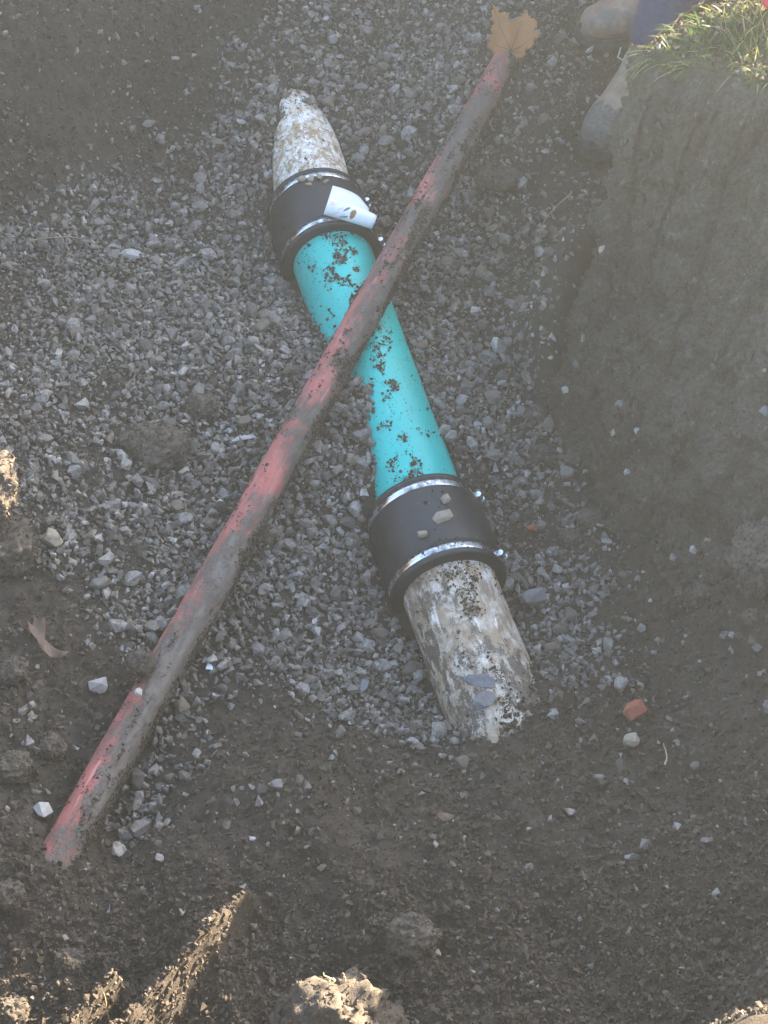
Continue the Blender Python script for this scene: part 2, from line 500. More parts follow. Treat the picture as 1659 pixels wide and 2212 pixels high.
def tps(x, y):
    z = TW[len(CTRL)] + TW[-2] * x + TW[-1] * y
    for w, (cx, cy, _) in zip(TW, CTRL):
        d2 = (x - cx) ** 2 + (y - cy) ** 2
        z = z + w * 0.5 * d2 * np.log(d2 + 1e-12)
    return z


def gravel_mask(x, y):
    sd = poly_sd(x, y, GRAV) + .05 * noise(x * 9, y * 9, seed=3) + .025 * noise(x * 28, y * 28, seed=4)
    soft = .03 + .06 * sstep(.1, .3, x) + .08 * sstep(.6, .9, y) * sstep(.1, -.2, x) + .03 * sstep(-.2, -.4, y)
    return sstep(1, -1, sd / soft)


def base_height(x, y):
    xc = np.clip(x, -1.1, 1.0); yc = np.clip(y, -1.25, 1.75)
    z = np.clip(tps(xc, yc), -.07, .5)
    sd = poly_sd(x, y, TRENCH)
    nearbank = sstep(.3, .42, x) * sstep(-1.0, -.6, y) * sstep(1.0, .7, y)
    w = .22 + (.05 - .22) * nearbank
    mk = sstep(-1.0, 0.0, sd / w)
    top = .645 + .012 * noise(x * 3, y * 3, seed=11)
    hd = np.full(np.shape(x), 1e9)
    for a, b in zip(SHADE_HEAP, SHADE_HEAP[1:]):
        hd = np.minimum(hd, seg_dist(x, y, a, b))
    top = top + .17 * np.exp(-((x - .95) ** 2 + (y - .42) ** 2) / .12 ** 2)  # unseen bump added on the bank top to shade the lower left
    top = top + .58 * np.exp(-(hd / .30) ** 2) * (1 + .12 * noise(x * 4, y * 4, seed=12))
    return z * (1 - mk) + top * mk, mk


def height(x, y):
    z, mk = base_height(x, y)
    g = gravel_mask(x, y)
    soil = (1 - g)
    lump = .009 * noise(x * 9, y * 9, seed=21) + .007 * np.abs(noise(x * 21, y * 21, seed=22)) + .006 * noise(x * 48, y * 48, seed=23) + .0055 * noise(x * 105, y * 105, seed=24)
    # spade and bucket furrows running down the near slope
    fur = .010 * noise((x * .8 + y * .35) * 16, (y * .8 - x * .3) * 3, seed=25) * sstep(-.45, -.7, y)
    # ridges raised at the near edge so their crests catch a streak of sun
    for (ra, rb_, w_, h0, h1) in SUN_RIDGES:
        d = seg_dist(x, y, ra, rb_)
        t = np.clip(((x - ra[0]) * (rb_[0] - ra[0]) + (y - ra[1]) * (rb_[1] - ra[1])) / ((rb_[0] - ra[0]) ** 2 + (rb_[1] - ra[1]) ** 2), 0, 1)
        crest = h0 + (h1 - h0) * t
        z = z + np.maximum(crest - z, 0) * np.exp(-(d / (w_ * (.6 + .6 * t) * (1 + .2 * noise(x * 25, y * 25, seed=28)))) ** 2)
    cd = (x - .50) * .79 - (y + .93) * .61            # corner mound, lower right, raised to catch the sun
    z = z + (.20 * sstep(-.02, .08, cd) + .014 * sstep(-.02, .03, cd) * noise(x * 38, y * 38, seed=29)) * (y < -.7)
    gr = .010 * noise(x * 7, y * 7, seed=26) + .005 * noise(x * 25, y * 25, seed=27)
    return z + soil * (lump + fur) * (1 - .4 * mk) + g * gr


def axis_coords(lo, hi, step, far):
    fine = list(np.arange(lo, hi + step * .5, step))
    out = []; p = fine[-1]; s = step
    while p < far:
        s *= 1.35; p += s; out.append(p)
    left = []; p = fine[0]; s = step
    while p > -far:
        s *= 1.35; p -= s; left.append(p)
    return np.array(left[::-1] + fine + out)


gx = axis_coords(-.98, 1.0, .0055, 60)
gy = axis_coords(-1.3, 1.8, .006, 60)
GX, GY = np.meshgrid(gx, gy, indexing='ij')
GZ = height(GX, GY)
_, MK = base_height(GX, GY)
GM = gravel_mask(GX, GY)
ground = add('ground', np_mesh('ground', np.stack([GX, GY, GZ], -1).reshape(-1, 3), grid_faces(len(gx), len(gy)), True,
                               {'gravel': GM.ravel() * .9, 'lawn': sstep(.6, 1, MK).ravel() * (GY > -.4).ravel()}), MAT['soil'],
             label='brown earth floor and slopes of the dug trench with lawn round it', kind='structure')

# earth bank at the right: steep spade-cut face
BT = np.array(BANK_TOP); BB = np.array(BANK_BASE)


def catmull(P, n):
    P = np.vstack([2 * P[0] - P[1], P, 2 * P[-1] - P[-2]])
    t = np.linspace(0, len(P) - 3 - 1e-6, n); i = t.astype(int); f = (t - i)[:, None]
    p0, p1, p2, p3 = P[i], P[i + 1], P[i + 2], P[i + 3]
    return .5 * ((2 * p1) + (-p0 + p2) * f + (2 * p0 - 5 * p1 + 4 * p2 - p3) * f ** 2 + (-p0 + 3 * p1 - 3 * p2 + p3) * f ** 3)


NU, NV = 460, 170
cb, ct = catmull(BB, NU), catmull(BT, NU)
vv = np.linspace(0, 1, NV)
W = cb[:, None] * (1 - vv)[None, :, None] + ct[:, None] * vv[None, :, None]
# steeper above, footing spreads out below
foot = ((1 - vv) ** 2.2)[None, :, None]
du_ = np.gradient(W, axis=0); dv_ = np.gradient(W, axis=1)
Nrm = np.cross(du_, dv_); Nrm /= np.linalg.norm(Nrm, axis=-1, keepdims=True) + 1e-9
if Nrm[NU // 2, NV // 2, 0] > 0:
    Nrm = -Nrm
al = np.r_[0, np.cumsum(np.linalg.norm(np.diff(.5 * (cb + ct), axis=0), axis=1))][:, None] + vv[None] * 0
hh = vv[None] * .72 + al * 0
disp = .020 * np.abs(noise(al * 13, hh * 12, seed=43)) - .012 * sstep(.3, .6, noise(al * 16, hh * 26, seed=44)) + .030 * noise(al * 6, hh * 4, seed=31) + .009 * noise(al * 24 + hh * 2, hh * 2.2, seed=32) + .018 * np.abs(noise(al * 30, hh * 24, seed=33)) - .016 * sstep(.6, .85, noise(al * 30 + 2 * noise(al * 9, hh * 9, seed=37), hh * 3, seed=36)) \
    + .007 * noise(al * 95, hh * 70, seed=34) + .005 * noise(al * 170, hh * 150, seed=35)
disp = disp - .015 * np.sin(np.pi * vv)[None] + .02 * foot[..., 0]
disp *= sstep(1.0, .93, vv)[None] * .9 + .1
cell = al * 9 + .6 * noise(al * 4, hh * 3, seed=38)
facet = (cell - np.floor(cell)) - .5                                   # spade cuts: each slice leans a little, with a step to the next
disp = disp + (.009 * facet * (.4 + .6 * (noise(np.floor(cell) * 3.7, hh * 2.2, seed=39) * .5 + .5)) - .007 * np.exp(-((facet + .5) / .06) ** 2)) * sstep(1.0, .9, vv)[None] * sstep(.05, .3, vv)[None]
ledge = hh * 7 + 1.2 * noise(al * 5, hh * 2, seed=40)
disp = disp - .012 * np.exp(-(((ledge - np.floor(ledge)) - .5) / .12) ** 2) * sstep(.1, .5, noise(al * 8, hh * 6, seed=42))
W = W + Nrm * disp[..., None]
lip = .02 * sstep(.97, 1.0, vv)[None]
W[..., 2] += 0
bank = add('earth_bank', np_mesh('earth_bank', W.reshape(-1, 3), grid_faces(NU, NV), True,
                                 {'gravel': np.zeros(NU * NV), 'lawn': np.zeros(NU * NV)}), MAT['bank'],
           label='steep spade-cut bank of brown earth on the right under the grass', kind='structure')

# ------------------------------------------------------------------ pipe line
TC, BC = Vector((-.124, .745, 0)), Vector((.088, -.088, 0))      # centres of the two couplings
BE, TE = Vector((.240, -.62, -.012)), Vector((-.246, 1.40, .0))
RP, RC = .082, .104


def frame(a, b):
    x = (b - a).normalized(); z = Vector((0, 0, 1)); y = z.cross(x).normalized(); z = x.cross(y)
    return Matrix((x, y, z)).transposed()


line = add('sewer_line', None, None, loc=(-.015, .39, -.08), label='buried sewer line: teal plastic pipe joined to dirty white pipes by black couplings', cat='pipe line')


def child(name, me, mat, wloc, rot, parent, label=None, kind=None):
    return add(name, me, mat, parent=parent, loc=Vector(wloc) - parent.location, rot=rot, label=label, kind=kind)


def pipe_mesh(name, L, r, n=40, wob=.0006):
    x = np.linspace(0, L, n); prof = [(xx, r + wob * math.sin(xx * 31)) for xx in x]
    prof = [(0, r - .008)] + prof + [(L, r - .008)]
    return lathe(name, prof, 80)


a, b = TC, BC
u = (b - a).normalized()
p0, p1 = a + u * .02, b - u * .02
child('teal_pipe', pipe_mesh('teal_pipe', (p1 - p0).length, RP), MAT['teal'], p0, frame(p0, p1), line, 'bright teal plastic pipe spotted with soil')
u2 = (BE - BC).normalized(); q0 = BC + u2 * .01
child('old_pipe', pipe_mesh('old_pipe', (BE - q0).length, RP), MAT['oldpipe'], q0, frame(q0, BE), line, 'white pipe end streaked with brown mud')
u3 = (TE - TC).normalized(); q1 = TC + u3 * .01
child('old_pipe', pipe_mesh('old_pipe', (TE - q1).length, RP), MAT['oldpipe2'], q1, frame(q1, TE), line, 'white pipe end speckled with tan stains')

h = .090
sleeve_prof = [(-h, RP - .001), (-h, RC - .004), (-h + .002, RC - .001), (-h + .008, RC), (-h + .010, RC - .001), (-h + .0115, RC - .0055), (-h + .027, RC - .0055), (-h + .0285, RC - .001),
               (-h + .032, RC + .0005), (-.02, RC + .0015), (0, RC + .002)]
sleeve_prof = sleeve_prof + [(-x, r) for x, r in sleeve_prof[-2::-1]]
sleeve_me = lathe('rubber_sleeve', sleeve_prof, 96)
rb = RC - .0053
band_me = lathe('clamp_band', [(-.007, rb), (-.0068, rb + .0016), (-.003, rb + .0022), (.003, rb + .0022), (.0068, rb + .0016), (.007, rb)], 96)
for me_ in (sleeve_me,):
    me_.materials.append(MAT['rubber'])
band_me.materials.append(MAT['steel'])


def screw_mesh():
    bm = bmesh.new()

    def cyl(x0, x1, r, seg, off=(0, 0)):
        va = [bm.verts.new((x0, off[0] + r * math.cos(2 * math.pi * k / seg), off[1] + r * math.sin(2 * math.pi * k / seg))) for k in range(seg)]
        vb = [bm.verts.new((x1, v.co.y, v.co.z)) for v in va]
        for k in range(seg):
            bm.faces.new((va[k], va[(k + 1) % seg], vb[(k + 1) % seg], vb[k]))
        bm.faces.new(va); bm.faces.new(vb)
    cyl(-.008, .006, .0058, 12)            # worm housing
    cyl(.006, .009, .0030, 10)             # shaft
    cyl(.009, .0105, .0072, 14)            # washer collar
    cyl(.0105, .016, .0056, 6)             # hex head
    g = bmesh.ops.create_cube(bm, size=1)['verts']
    for v in g:
        v.co = Vector((v.co.x * .016 - .001, v.co.y * .012, v.co.z * .004 - .006))
    return bm_mesh('clamp_screw', bm)


screw_me = screw_mesh(); screw_me.materials.append(MAT['steel'])


def coupling(c, axis_a, axis_b, phi, label):
    rot = frame(axis_a, axis_b)
    s = child('coupling', sleeve_me, None, c, rot, line, label)
    for sx in (-1, 1):
        bnd = add('clamp_band', band_me, None, parent=s, loc=(sx * (h - .0192), 0, 0))
        ph = R(phi + sx * 3)
        # screw lies tangent to the sleeve on its right flank
        yv, zv = math.cos(ph), math.sin(ph)
        rr = rb + .008
        tx = Vector((0, zv, -yv)); nz = Vector((0, yv, zv)); ax = nz.cross(tx)
        mt = Matrix((tx, ax, nz)).transposed()
        add('clamp_screw', screw_me, None, parent=s, loc=(sx * (h - .0192), yv * rr, zv * rr), rot=mt)
    return s


# local Y of the frame points right of the run when looking down it (towards -x), so the screws use the angle from local Y
coupling(BC, TC, BE, 22, 'black rubber coupling with two steel clamps, nearer the camera')
coupling(TC, TE, BC, 8, 'black rubber coupling under the white paper label')

# red pipe over the teal one
RA, RB = Vector((.262, 1.172, .118)), Vector((-.513, -.843, .096))
RR = .0290
red_me = pipe_mesh('conduit_pipe', (RB - RA).length, RR, 120, .0004)
co = np.empty(len(red_me.vertices) * 3, np.float32); red_me.vertices.foreach_get('co', co); co = co.reshape(-1, 3)
ang = np.arctan2(co[:, 2], co[:, 1])
# caked soil thickens the flank
cake = np.maximum(0, noise(co[:, 0] * 14, np.cos(ang) * 1.6, np.sin(ang) * 1.6, seed=41) + .3) * .005 * np.clip(np.cos(ang) + .35, 0, 1)
sc = (1 + cake / RR)
co[:, 1] *= sc; co[:, 2] *= sc
red_me.vertices.foreach_set('co', co.ravel()); red_me.update()
redp = add('conduit_pipe', red_me, MAT['red'], loc=RA, rot=frame(RA, RB), label='thin soil-caked red pipe crossing diagonally over the teal pipe', cat='pipe')


def pdist(P, a, b):
    a = np.array(a); b = np.array(b); d = b - a
    t = np.clip(((P - a) @ d) / (d @ d), 0, 1)
    return np.linalg.norm(P - a - t[:, None] * d, axis=1)


def pipe_clear(P, r, k=.35):
    ok = pdist(P, TE, TC) > RP + k * r
    ok &= pdist(P, TC, BC) > RP + k * r
    ok &= pdist(P, BC, BE) > RP + k * r
    for c, aa, bb in ((BC, TC, BE), (TC, TE, BC)):
        d = (bb - aa).normalized() * .086
        ok &= pdist(P, c - d, c + d) > RC + k * r
    ok &= pdist(P, RA, RB) > RR + k * r
    return ok


# ------------------------------------------------------------------ gravel, stones, crumbs
def hull(n, flat=(1, .8, .6), seed=0, jit=.25, box=.5):
    r = random.Random(seed); bm = bmesh.new()
    for _ in range(n):
        v = Vector((r.gauss(0, 1), r.gauss(0, 1), r.gauss(0, 1))).normalized()
        mx_ = max(abs(v.x), abs(v.y), abs(v.z))
        v = v * ((1 - box) + box / mx_ * .85) * (1 - jit * r.random())
        bm.verts.new((v.x * flat[0], v.y * flat[1], v.z * flat[2]))
    res = bmesh.ops.convex_hull(bm, input=bm.verts[:])
    for v in [v for v in bm.verts if not v.link_faces]:
        bm.verts.remove(v)
    bmesh.ops.triangulate(bm, faces=bm.faces[:])
    bm.verts.ensure_lookup_table(); bm.verts.index_update()
    V = np.array([v.co[:] for v in bm.verts]); F = np.array([[q.index for q in f.verts] for f in bm.faces])
    bm.free()
    return V, F


STONES = [hull(random.randint(9, 12), (1, random.uniform(.6, .95), random.uniform(.38, .75)), s) for s in range(28)]
CRUMBS = [hull(random.randint(6, 8), (1, random.uniform(.8, 1), random.uniform(.7, .95)), 100 + s, .25, .1) for s in range(16)]


def rand_rot(n):
    q = rng.normal(size=(n, 4)); q /= np.linalg.norm(q, axis=1, keepdims=True)
    w, x, y, z = q.T
    return np.stack([np.stack([1 - 2 * (y * y + z * z), 2 * (x * y - z * w), 2 * (x * z + y * w)], -1),
                     np.stack([2 * (x * y + z * w), 1 - 2 * (x * x + z * z), 2 * (y * z - x * w)], -1),
                     np.stack([2 * (x * z - y * w), 2 * (y * z + x * w), 1 - 2 * (x * x + y * y)], -1)], 1)


def scatter_mesh(name, shapes, P, S, tint):
    """join copies of the shapes at P with size S into one mesh"""
    Vs, Fs, Ts = [], [], []; off = 0
    which = rng.integers(0, len(shapes), len(P))
    for k, (V, F) in enumerate(shapes):
        idx = np.where(which == k)[0]
        if not len(idx):
            continue
        Rm = rand_rot(len(idx))
        X = np.einsum('nij,vj->nvi', Rm, V) * S[idx][:, None, None] + P[idx][:, None]
        Vs.append(X.reshape(-1, 3))
        Fs.append((F[None] + (np.arange(len(idx)) * len(V))[:, None, None] + off).reshape(-1, 3))
        Ts.append(np.repeat(tint[idx], len(V))); off += len(idx) * len(V)
    return np_mesh(name, np.vstack(Vs), np.vstack(Fs), False, {'tint': np.concatenate(Ts)})


def in_view(P, pad=.06):
    v = P - np.array(cam.location)
    cp, sp_ = math.cos(R(50)), math.sin(R(50))
    zc = v[:, 1] * cp - v[:, 2] * sp_; yc = v[:, 1] * sp_ + v[:, 2] * cp
    return (np.abs(v[:, 0] / zc) < .2304 + pad) & (np.abs(yc / zc) < .3072 + pad)


# gravel bed
N = 84000
x = rng.uniform(-.98, .62, N); y = rng.uniform(-.8, 1.75, N)
gm = gravel_mask(x, y)
patch = .5 + .5 * noise(x * 5.5, y * 5.5, seed=51)                  # earthier patches carry fewer stones
farr = sstep(.75, 1.15, y) * sstep(-.45, -.1, x)
earthy = sstep(.62, .85, .5 + .5 * (noise(x * 4.2, y * 4.2, seed=52) * .7 + noise(x * 12, y * 12, seed=53) * .3))
dens = gm * (.62 + .55 * patch) * (1 - .75 * earthy) * (1 - .35 * farr) * (1 - .45 * sstep(.12, .24, x) * sstep(.25, .5, y)) * (1 - .3 * sstep(.18, .3, x)) + (1 - gm) * .02
keep = rng.random(N) < dens
x, y = x[keep], y[keep]
r = np.clip(rng.lognormal(math.log(.0070), .40, len(x)), .0032, .019)
P = np.stack([x, y, height(x, y) + r * rng.uniform(-.3, .95, len(x)) + rng.random(len(x)) * .004], 1)
ok = pipe_clear(P, r) & in_view(P, .25)
P, r = P[ok], r[ok]
tint = np.clip(rng.normal(.52, .25, len(P)), 0, 1)
order = np.argsort(-r)
vis = in_view(P[order], -.015)
big = order[vis][:230]
rest = np.setdiff1d(np.arange(len(P)), big)
add('gravel', scatter_mesh('gravel', STONES, P[rest], r[rest], tint[rest]), MAT['stone'], label='bed of grey crushed gravel filling the trench round the pipes', cat='gravel', kind='stuff')
stone_meshes = []
TONES = ('tone_pale', 'tone_grey', 'tone_dark', 'tone_brown')
for k in range(14):
    V, F = hull(random.randint(14, 20), (1, random.uniform(.62, .95), random.uniform(.4, .7)), 300 + k)
    stone_meshes.append([])
    for tn in TONES:
        me = np_mesh('crushed_stone', V, F); me.materials.append(MAT[tn]); stone_meshes[-1].append(me)
for i in big:
    ti = int(rng.choice(4, p=(.27, .38, .2, .15)))
    me = stone_meshes[rng.integers(0, len(stone_meshes))][ti]
    tone = ('pale grey', 'mid grey', 'dark grey', 'brownish')[ti]
    X_, Y_ = P[i, 0], P[i, 1]
    teal_x = -.018 - .2545 * (Y_ - .33); red_x = -.026 + .385 * (Y_ - .412)
    if X_ > max(teal_x, red_x):
        side = 'right of the near coupling' if Y_ < .12 else ('right of the teal pipe' if Y_ < .6 else 'right of the upper red pipe')
    elif X_ < min(teal_x, red_x):
        side = 'in the top left of the gravel' if Y_ > .75 else ('left of the far coupling' if Y_ > .42 else ('left of the pipe crossing' if Y_ > .15 else 'left of the lower red pipe'))
    elif X_ > red_x:
        side = 'between the red pipe and the teal pipe' if Y_ > -.1 else 'between the red pipe and the muddy old pipe'
    else:
        side = 'between the far coupling and the red pipe'
    o = add('crushed_stone', me, None, loc=P[i] + np.array((0, 0, r[i] * .25)), rot=tuple(rng.uniform(0, 6.28, 3) * np.array((.12, .12, 1)) - np.array((.35, .35, 0))),
            label='larger ' + tone + ' crushed stone ' + side, cat='stone', group=tone + ' stones ' + side)
    o.scale = (r[i],) * 3

# fine grit between the stones
N = 26000
x = rng.uniform(-.95, .6, N); y = rng.uniform(-.75, 1.7, N)
keep = rng.random(N) < gravel_mask(x, y)
x, y = x[keep], y[keep]
r = rng.uniform(.002, .0048, len(x))
P = np.stack([x, y, height(x, y) + rng.uniform(.0, .012, len(x))], 1)
ok = pipe_clear(P, r) & in_view(P, .2)
add('grit', scatter_mesh('grit', CRUMBS, P[ok], r[ok], np.clip(rng.normal(.4, .22, ok.sum()), 0, 1)), MAT['stone'], label='fine grey grit between the gravel stones', cat='grit', kind='stuff')

# soil crumbs over the earth slopes
N = 185000
x = rng.uniform(-.9, .85, N); y = rng.uniform(-1.2, 1.7, N)
gm = gravel_mask(x, y)
pt = .5 + .5 * noise(x * 8, y * 8, seed=61)
earthy = sstep(.62, .85, .5 + .5 * (noise(x * 4.2, y * 4.2, seed=52) * .7 + noise(x * 12, y * 12, seed=53) * .3))
keep = rng.random(N) < (1 - gm) * (.25 + .9 * pt) + gm * (.10 + .7 * earthy)
x, y = x[keep], y[keep]
r = np.clip(rng.lognormal(math.log(.0031), .45, len(x)), .0014, .010)
P = np.stack([x, y, height(x, y) + r * rng.uniform(.0, 1.1, len(x))], 1)
ok = pipe_clear(P, r, .6) & in_view(P, .11)
P, r = P[ok], r[ok]
xe = rng.uniform(-.55, .72, 60000); ye = rng.uniform(-1.28, -.60, 60000)
re_ = np.clip(rng.lognormal(math.log(.0029), .4, len(xe)), .0014, .008)
PE = np.stack([xe, ye, height(xe, ye) + re_ * rng.uniform(.1, 1.0, len(xe))], 1)
oke = (rng.random(len(xe)) < sstep(-.62, -.95, ye + .06 * noise(xe * 6, ye * 6, seed=62))) & pipe_clear(PE, re_, .6) & in_view(PE, .09)
# scattered larger lumps
xl = rng.uniform(-.62, .72, 2600); yl = rng.uniform(-1.2, -.35, 2600)
rl = np.clip(rng.lognormal(math.log(.0068), .3, len(xl)), .004, .014)
PL = np.stack([xl, yl, height(xl, yl) + rl * rng.uniform(-.3, .5, len(xl))], 1)
okl = (rng.random(len(xl)) < (1 - gravel_mask(xl, yl)) * (.25 + .75 * sstep(-.2, .4, noise(xl * 7, yl * 7, seed=63)))) & pipe_clear(PL, rl, .8) & in_view(PL, .05)
NF = 5000
iu = rng.integers(int(NU * .3), int(NU * .85), NF); iv = (NV * .55 * rng.random(NF) ** 1.8).astype(int)
rF = np.clip(rng.lognormal(math.log(.0034), .45, NF), .0018, .014)
PF = W[iu, iv] + Nrm[iu, iv] * (rF * rng.uniform(0, .7, NF))[:, None] + rng.normal(0, .002, (NF, 3))
P = np.vstack([P, PE[oke], PL[okl]]); r = np.r_[r, re_[oke], rl[okl]]
# crumbs on the bank face
NB = 11000
iu = rng.integers(0, NU, NB); iv = (NV * rng.random(NB) ** 1.5).astype(int)
PB = W[iu, iv] + rng.normal(0, .002, (NB, 3)); rB = np.clip(rng.lognormal(math.log(.0032), .5, NB), .0012, .012)
add('bank_crumbs', scatter_mesh('bank_crumbs', CRUMBS, np.vstack([PB, PF]), np.r_[rB, rF], rng.random(NB + NF)), MAT['bank'], label='small earth crumbs clinging to the cut bank on the right', cat='soil', kind='stuff')
add('soil_crumbs', scatter_mesh('soil_crumbs', CRUMBS, P, r, np.clip(rng.normal(.5, .24, len(P)), 0, 1)), MAT['crumb'], label='loose brown soil crumbs strewn over the earth slopes', cat='soil', kind='stuff')

# soil and grit lying on the pipes
PP, PS = [], []


def on_pipe(a, b, rad, n, th_lo, th_hi, fn, smin, smax, lift=.3):
    rot = np.array(frame(a, b)); L = (b - a).length
    t = rng.random(n) * L; th = np.radians(rng.uniform(th_lo, th_hi, n))     # 0 = top, + = towards local +Y
    w = fn(t, th)
    k = rng.random(n) < w
    t, th = t[k], th[k]
    s = smin * (smax / smin) ** (rng.random(len(t)) ** 2.2)
    loc = np.stack([t, np.sin(th) * (rad + lift * s), np.cos(th) * (rad + lift * s)], 1)
    PP.append(loc @ rot.T + np.array(a)); PS.append(s)


# frame(TC, BC): local +Y points to the right of the picture
clus = lambda s1, s2, th0, lo, hi: (lambda t, th: sstep(lo, hi, noise(t * s1, th * s2, seed=71) * .6 + noise(t * s1 * 2.7, th * s2 * 2.7, seed=72) * .4) * np.exp(-((th - th0) / .55) ** 2))
on_pipe(p0, p1, RP, 13000, -95, 70, clus(16, 2.2, R(-8), -.06, .28), .0012, .0070)
on_pipe(p0, p1, RP, 3200, -95, 75, lambda t, th: .12 + .45 * np.exp(-((th + .3) / .5) ** 2), .0009, .0022)
on_pipe(p0, p1, RP, 2500, -110, -35, lambda t, th: sstep(.15, .55, t) * sstep(.2, -.4, th + 1.05 + .5 * noise(t * 12, th * 0, seed=75)), .002, .008)
MUD = [(.10, .12, .022, .16), (.13, .32, .020, .14), (.155, -.05, .024, .2), (.185, .25, .020, .16), (.215, -.15, .026, .2), (.245, .1, .02, .15), (.40, -.25, .022, .14), (.46, .02, .030, .16), (.51, .14, .026, .22), (.535, -.1, .02, .16),
       (.60, -.35, .026, .22), (.64, -.05, .018, .14), (.69, -.45, .032, .22), (.74, -.2, .024, .18), (.775, -.5, .030, .26), (.80, .05, .012, .5), (.80, -.3, .014, .4), (.045, -.1, .014, .4)]
on_pipe(p0, p1, RP, 26000, -70, 45, lambda t, th: np.max([1.25 * np.exp(-((t - a_) / (c_ * .62)) ** 2 - ((th - b_) / (d_ * .8)) ** 2) for a_, b_, c_, d_ in MUD], axis=0) + .35 * noise(t * 90, th * 8, seed=79) - .35, .0014, .0062, .1)
on_pipe(q0, BE, RP, 14000, -75, 80, clus(12, 1.8, R(8), -.05, .45), .0011, .0048)
on_pipe(q0, BE, RP, 9000, -100, 100, lambda t, th: sstep(.35, .47, t + .05 * noise(t * 30, th * 4, seed=77) + .10 * th), .002, .009)
on_pipe(q1, TE, RP, 2600, -90, 90, clus(16, 2.5, 0, .0, .4), .0012, .004)
on_pipe(q1, TE, RP, 3000, -100, 100, lambda t, th: sstep(.34, .50, t + .10 * np.abs(th) - .02), .002, .009)
d_ = (BE - TC).normalized() * .086
on_pipe(BC - d_, BC + d_, RC, 700, -60, 60, lambda t, th: .05 + .6 * np.exp(-(th / .3) ** 2) * (.3 + .7 * sstep(.05, .15, t)), .0012, .006)
d2_ = (BC - TE).normalized() * .086
on_pipe(TC - d2_, TC + d2_, RC, 700, -60, 50, lambda t, th: .04 + .5 * np.exp(-((th + .1) / .3) ** 2) * sstep(.09, .02, t), .0015, .006)
P = np.vstack(PP); S = np.concatenate(PS)
add('loose_dirt', scatter_mesh('loose_dirt', CRUMBS, P, S, np.clip(rng.normal(.42, .25, len(P)), 0, .97)), MAT['crumb'], label='crumbs of dirt lying on the teal and white pipes', cat='dirt', kind='stuff')
# caked soil along the red pipe is a part of it
PP, PS = [], []
on_pipe(RA, RB, RR + .001, 46000, -20, 150, lambda t, th: sstep(-.1, .5, noise(t * 11, th * 1.5, seed=81) * .7 + noise(t * 40, th * 5, seed=82) * .4 + (th - .75) * .7), .0014, .0062, 0)
on_pipe(RA, RB, RR + .001, 12000, -100, 60, lambda t, th: sstep(.1, .6, noise(t * 15, th * 2, seed=83) * .7 + noise(t * 60, th * 6, seed=84) * .5), .001, .0036, 0)
P = np.vstack(PP); S = np.concatenate(PS)
rot = np.array(frame(RA, RB))
add('caked_soil', scatter_mesh('caked_soil', CRUMBS, (P - np.array(RA)) @ rot, S, np.clip(rng.normal(.42, .25, len(P)), 0, .95)), MAT['crumb'], parent=redp, label='brown soil caked along the red pipe', kind='stuff')


# ------------------------------------------------------------------ single stones, clods and litter
def gz(x, y):
    return float(height(np.array([x]), np.array([y]))[0])


def rock(name, loc, size, mat, label, cat, seed=0, rot=(0, 0, 0), lift=.4, n=20, group=None, z=None):
    V, F = hull(n, (1, 1, 1), 500 + seed, .2, .55)
    V = V * np.array(size) * .5
    zz = (gz(loc[0], loc[1]) + size[2] * (lift - .1)) if z is None else z
    return add(name, np_mesh(name, V, F), MAT[mat], loc=(loc[0], loc[1], zz), rot=rot, label=label, cat=cat, group=group)


def clod(name, loc, size, label, seed=0, z=None, lift=.25, rot=(0, 0, 0)):
    bm = bmesh.new(); bmesh.ops.create_icosphere(bm, subdivisions=5, radius=1)
    V = np.array([v.co[:] for v in bm.verts])
    d = .22 * noise(V[:, 0] * 1.6, V[:, 1] * 1.6, V[:, 2] * 1.6, seed) + .16 * noise(V[:, 0] * 4, V[:, 1] * 4, V[:, 2] * 4, seed + 1) + .09 * noise(V[:, 0] * 10, V[:, 1] * 10, V[:, 2] * 10, seed + 2) + .06 * noise(V[:, 0] * 22, V[:, 1] * 22, V[:, 2] * 22, seed + 3)
    V = V * (1 + d)[:, None] * np.array(size) * .5
    for v, c_ in zip(bm.verts, V):
        v.co = c_
    me = bm_mesh(name, bm, True)
    zz = (gz(loc[0], loc[1]) + size[2] * lift) if z is None else z
    o = add(name, me, MAT['clod'], loc=(loc[0], loc[1], zz), rot=rot, label=label, cat='clod')
    n_ = int(min(1500, 60000 * size[0] * size[1] * 1.6))
    pk = V[rng.integers(0, len(V), n_)] + rng.normal(0, .0012, (n_, 3))
    add('crumb_crust', scatter_mesh('crumb_crust', CRUMBS, pk, np.clip(rng.lognormal(math.log(.0028), .4, n_), .0012, .008), np.clip(rng.normal(.5, .25, n_), 0, .97)), MAT['crumb'], parent=o, kind='stuff')
    return o


rock('brick_fragment', (.387, -.476), (.044, .038, .030), 'brick', 'orange-red brick fragment half bedded in soil right of the old pipe', 'brick', 1, (.2, .1, .4), .75)
rock('brick_chip', (.263, -.014), (.026, .018, .014), 'brick', 'small orange brick chip in the gravel right of the near coupling', 'brick', 2, (.1, .2, .3), .8)
rock('slate_piece', (.151, -.418), (.060, .030, .010), 'slate', 'shiny blue-grey slate piece lying on the muddy old pipe', 'slate', 3, (.25, .05, -.15), z=.087)
rock('slate_piece', (.156, -.452), (.046, .034, .009), 'slate', 'duller slate piece just below the shiny one on the old pipe', 'slate', 4, (.3, .1, .6), z=.084)
rock('china_shard', (-.283, -.378), (.030, .020, .006), 'shard', 'glossy white shard on the soil beside the red pipe', 'shard', 5, (.5, -.25, .7), 1.6, 9)
rock('pale_stone', (-.500, -.655), (.036, .034, .026), 'pale', 'pale angular stone beside the buried lower end of the red pipe', 'stone', 6, (.3, .2, .9), .7, 14)
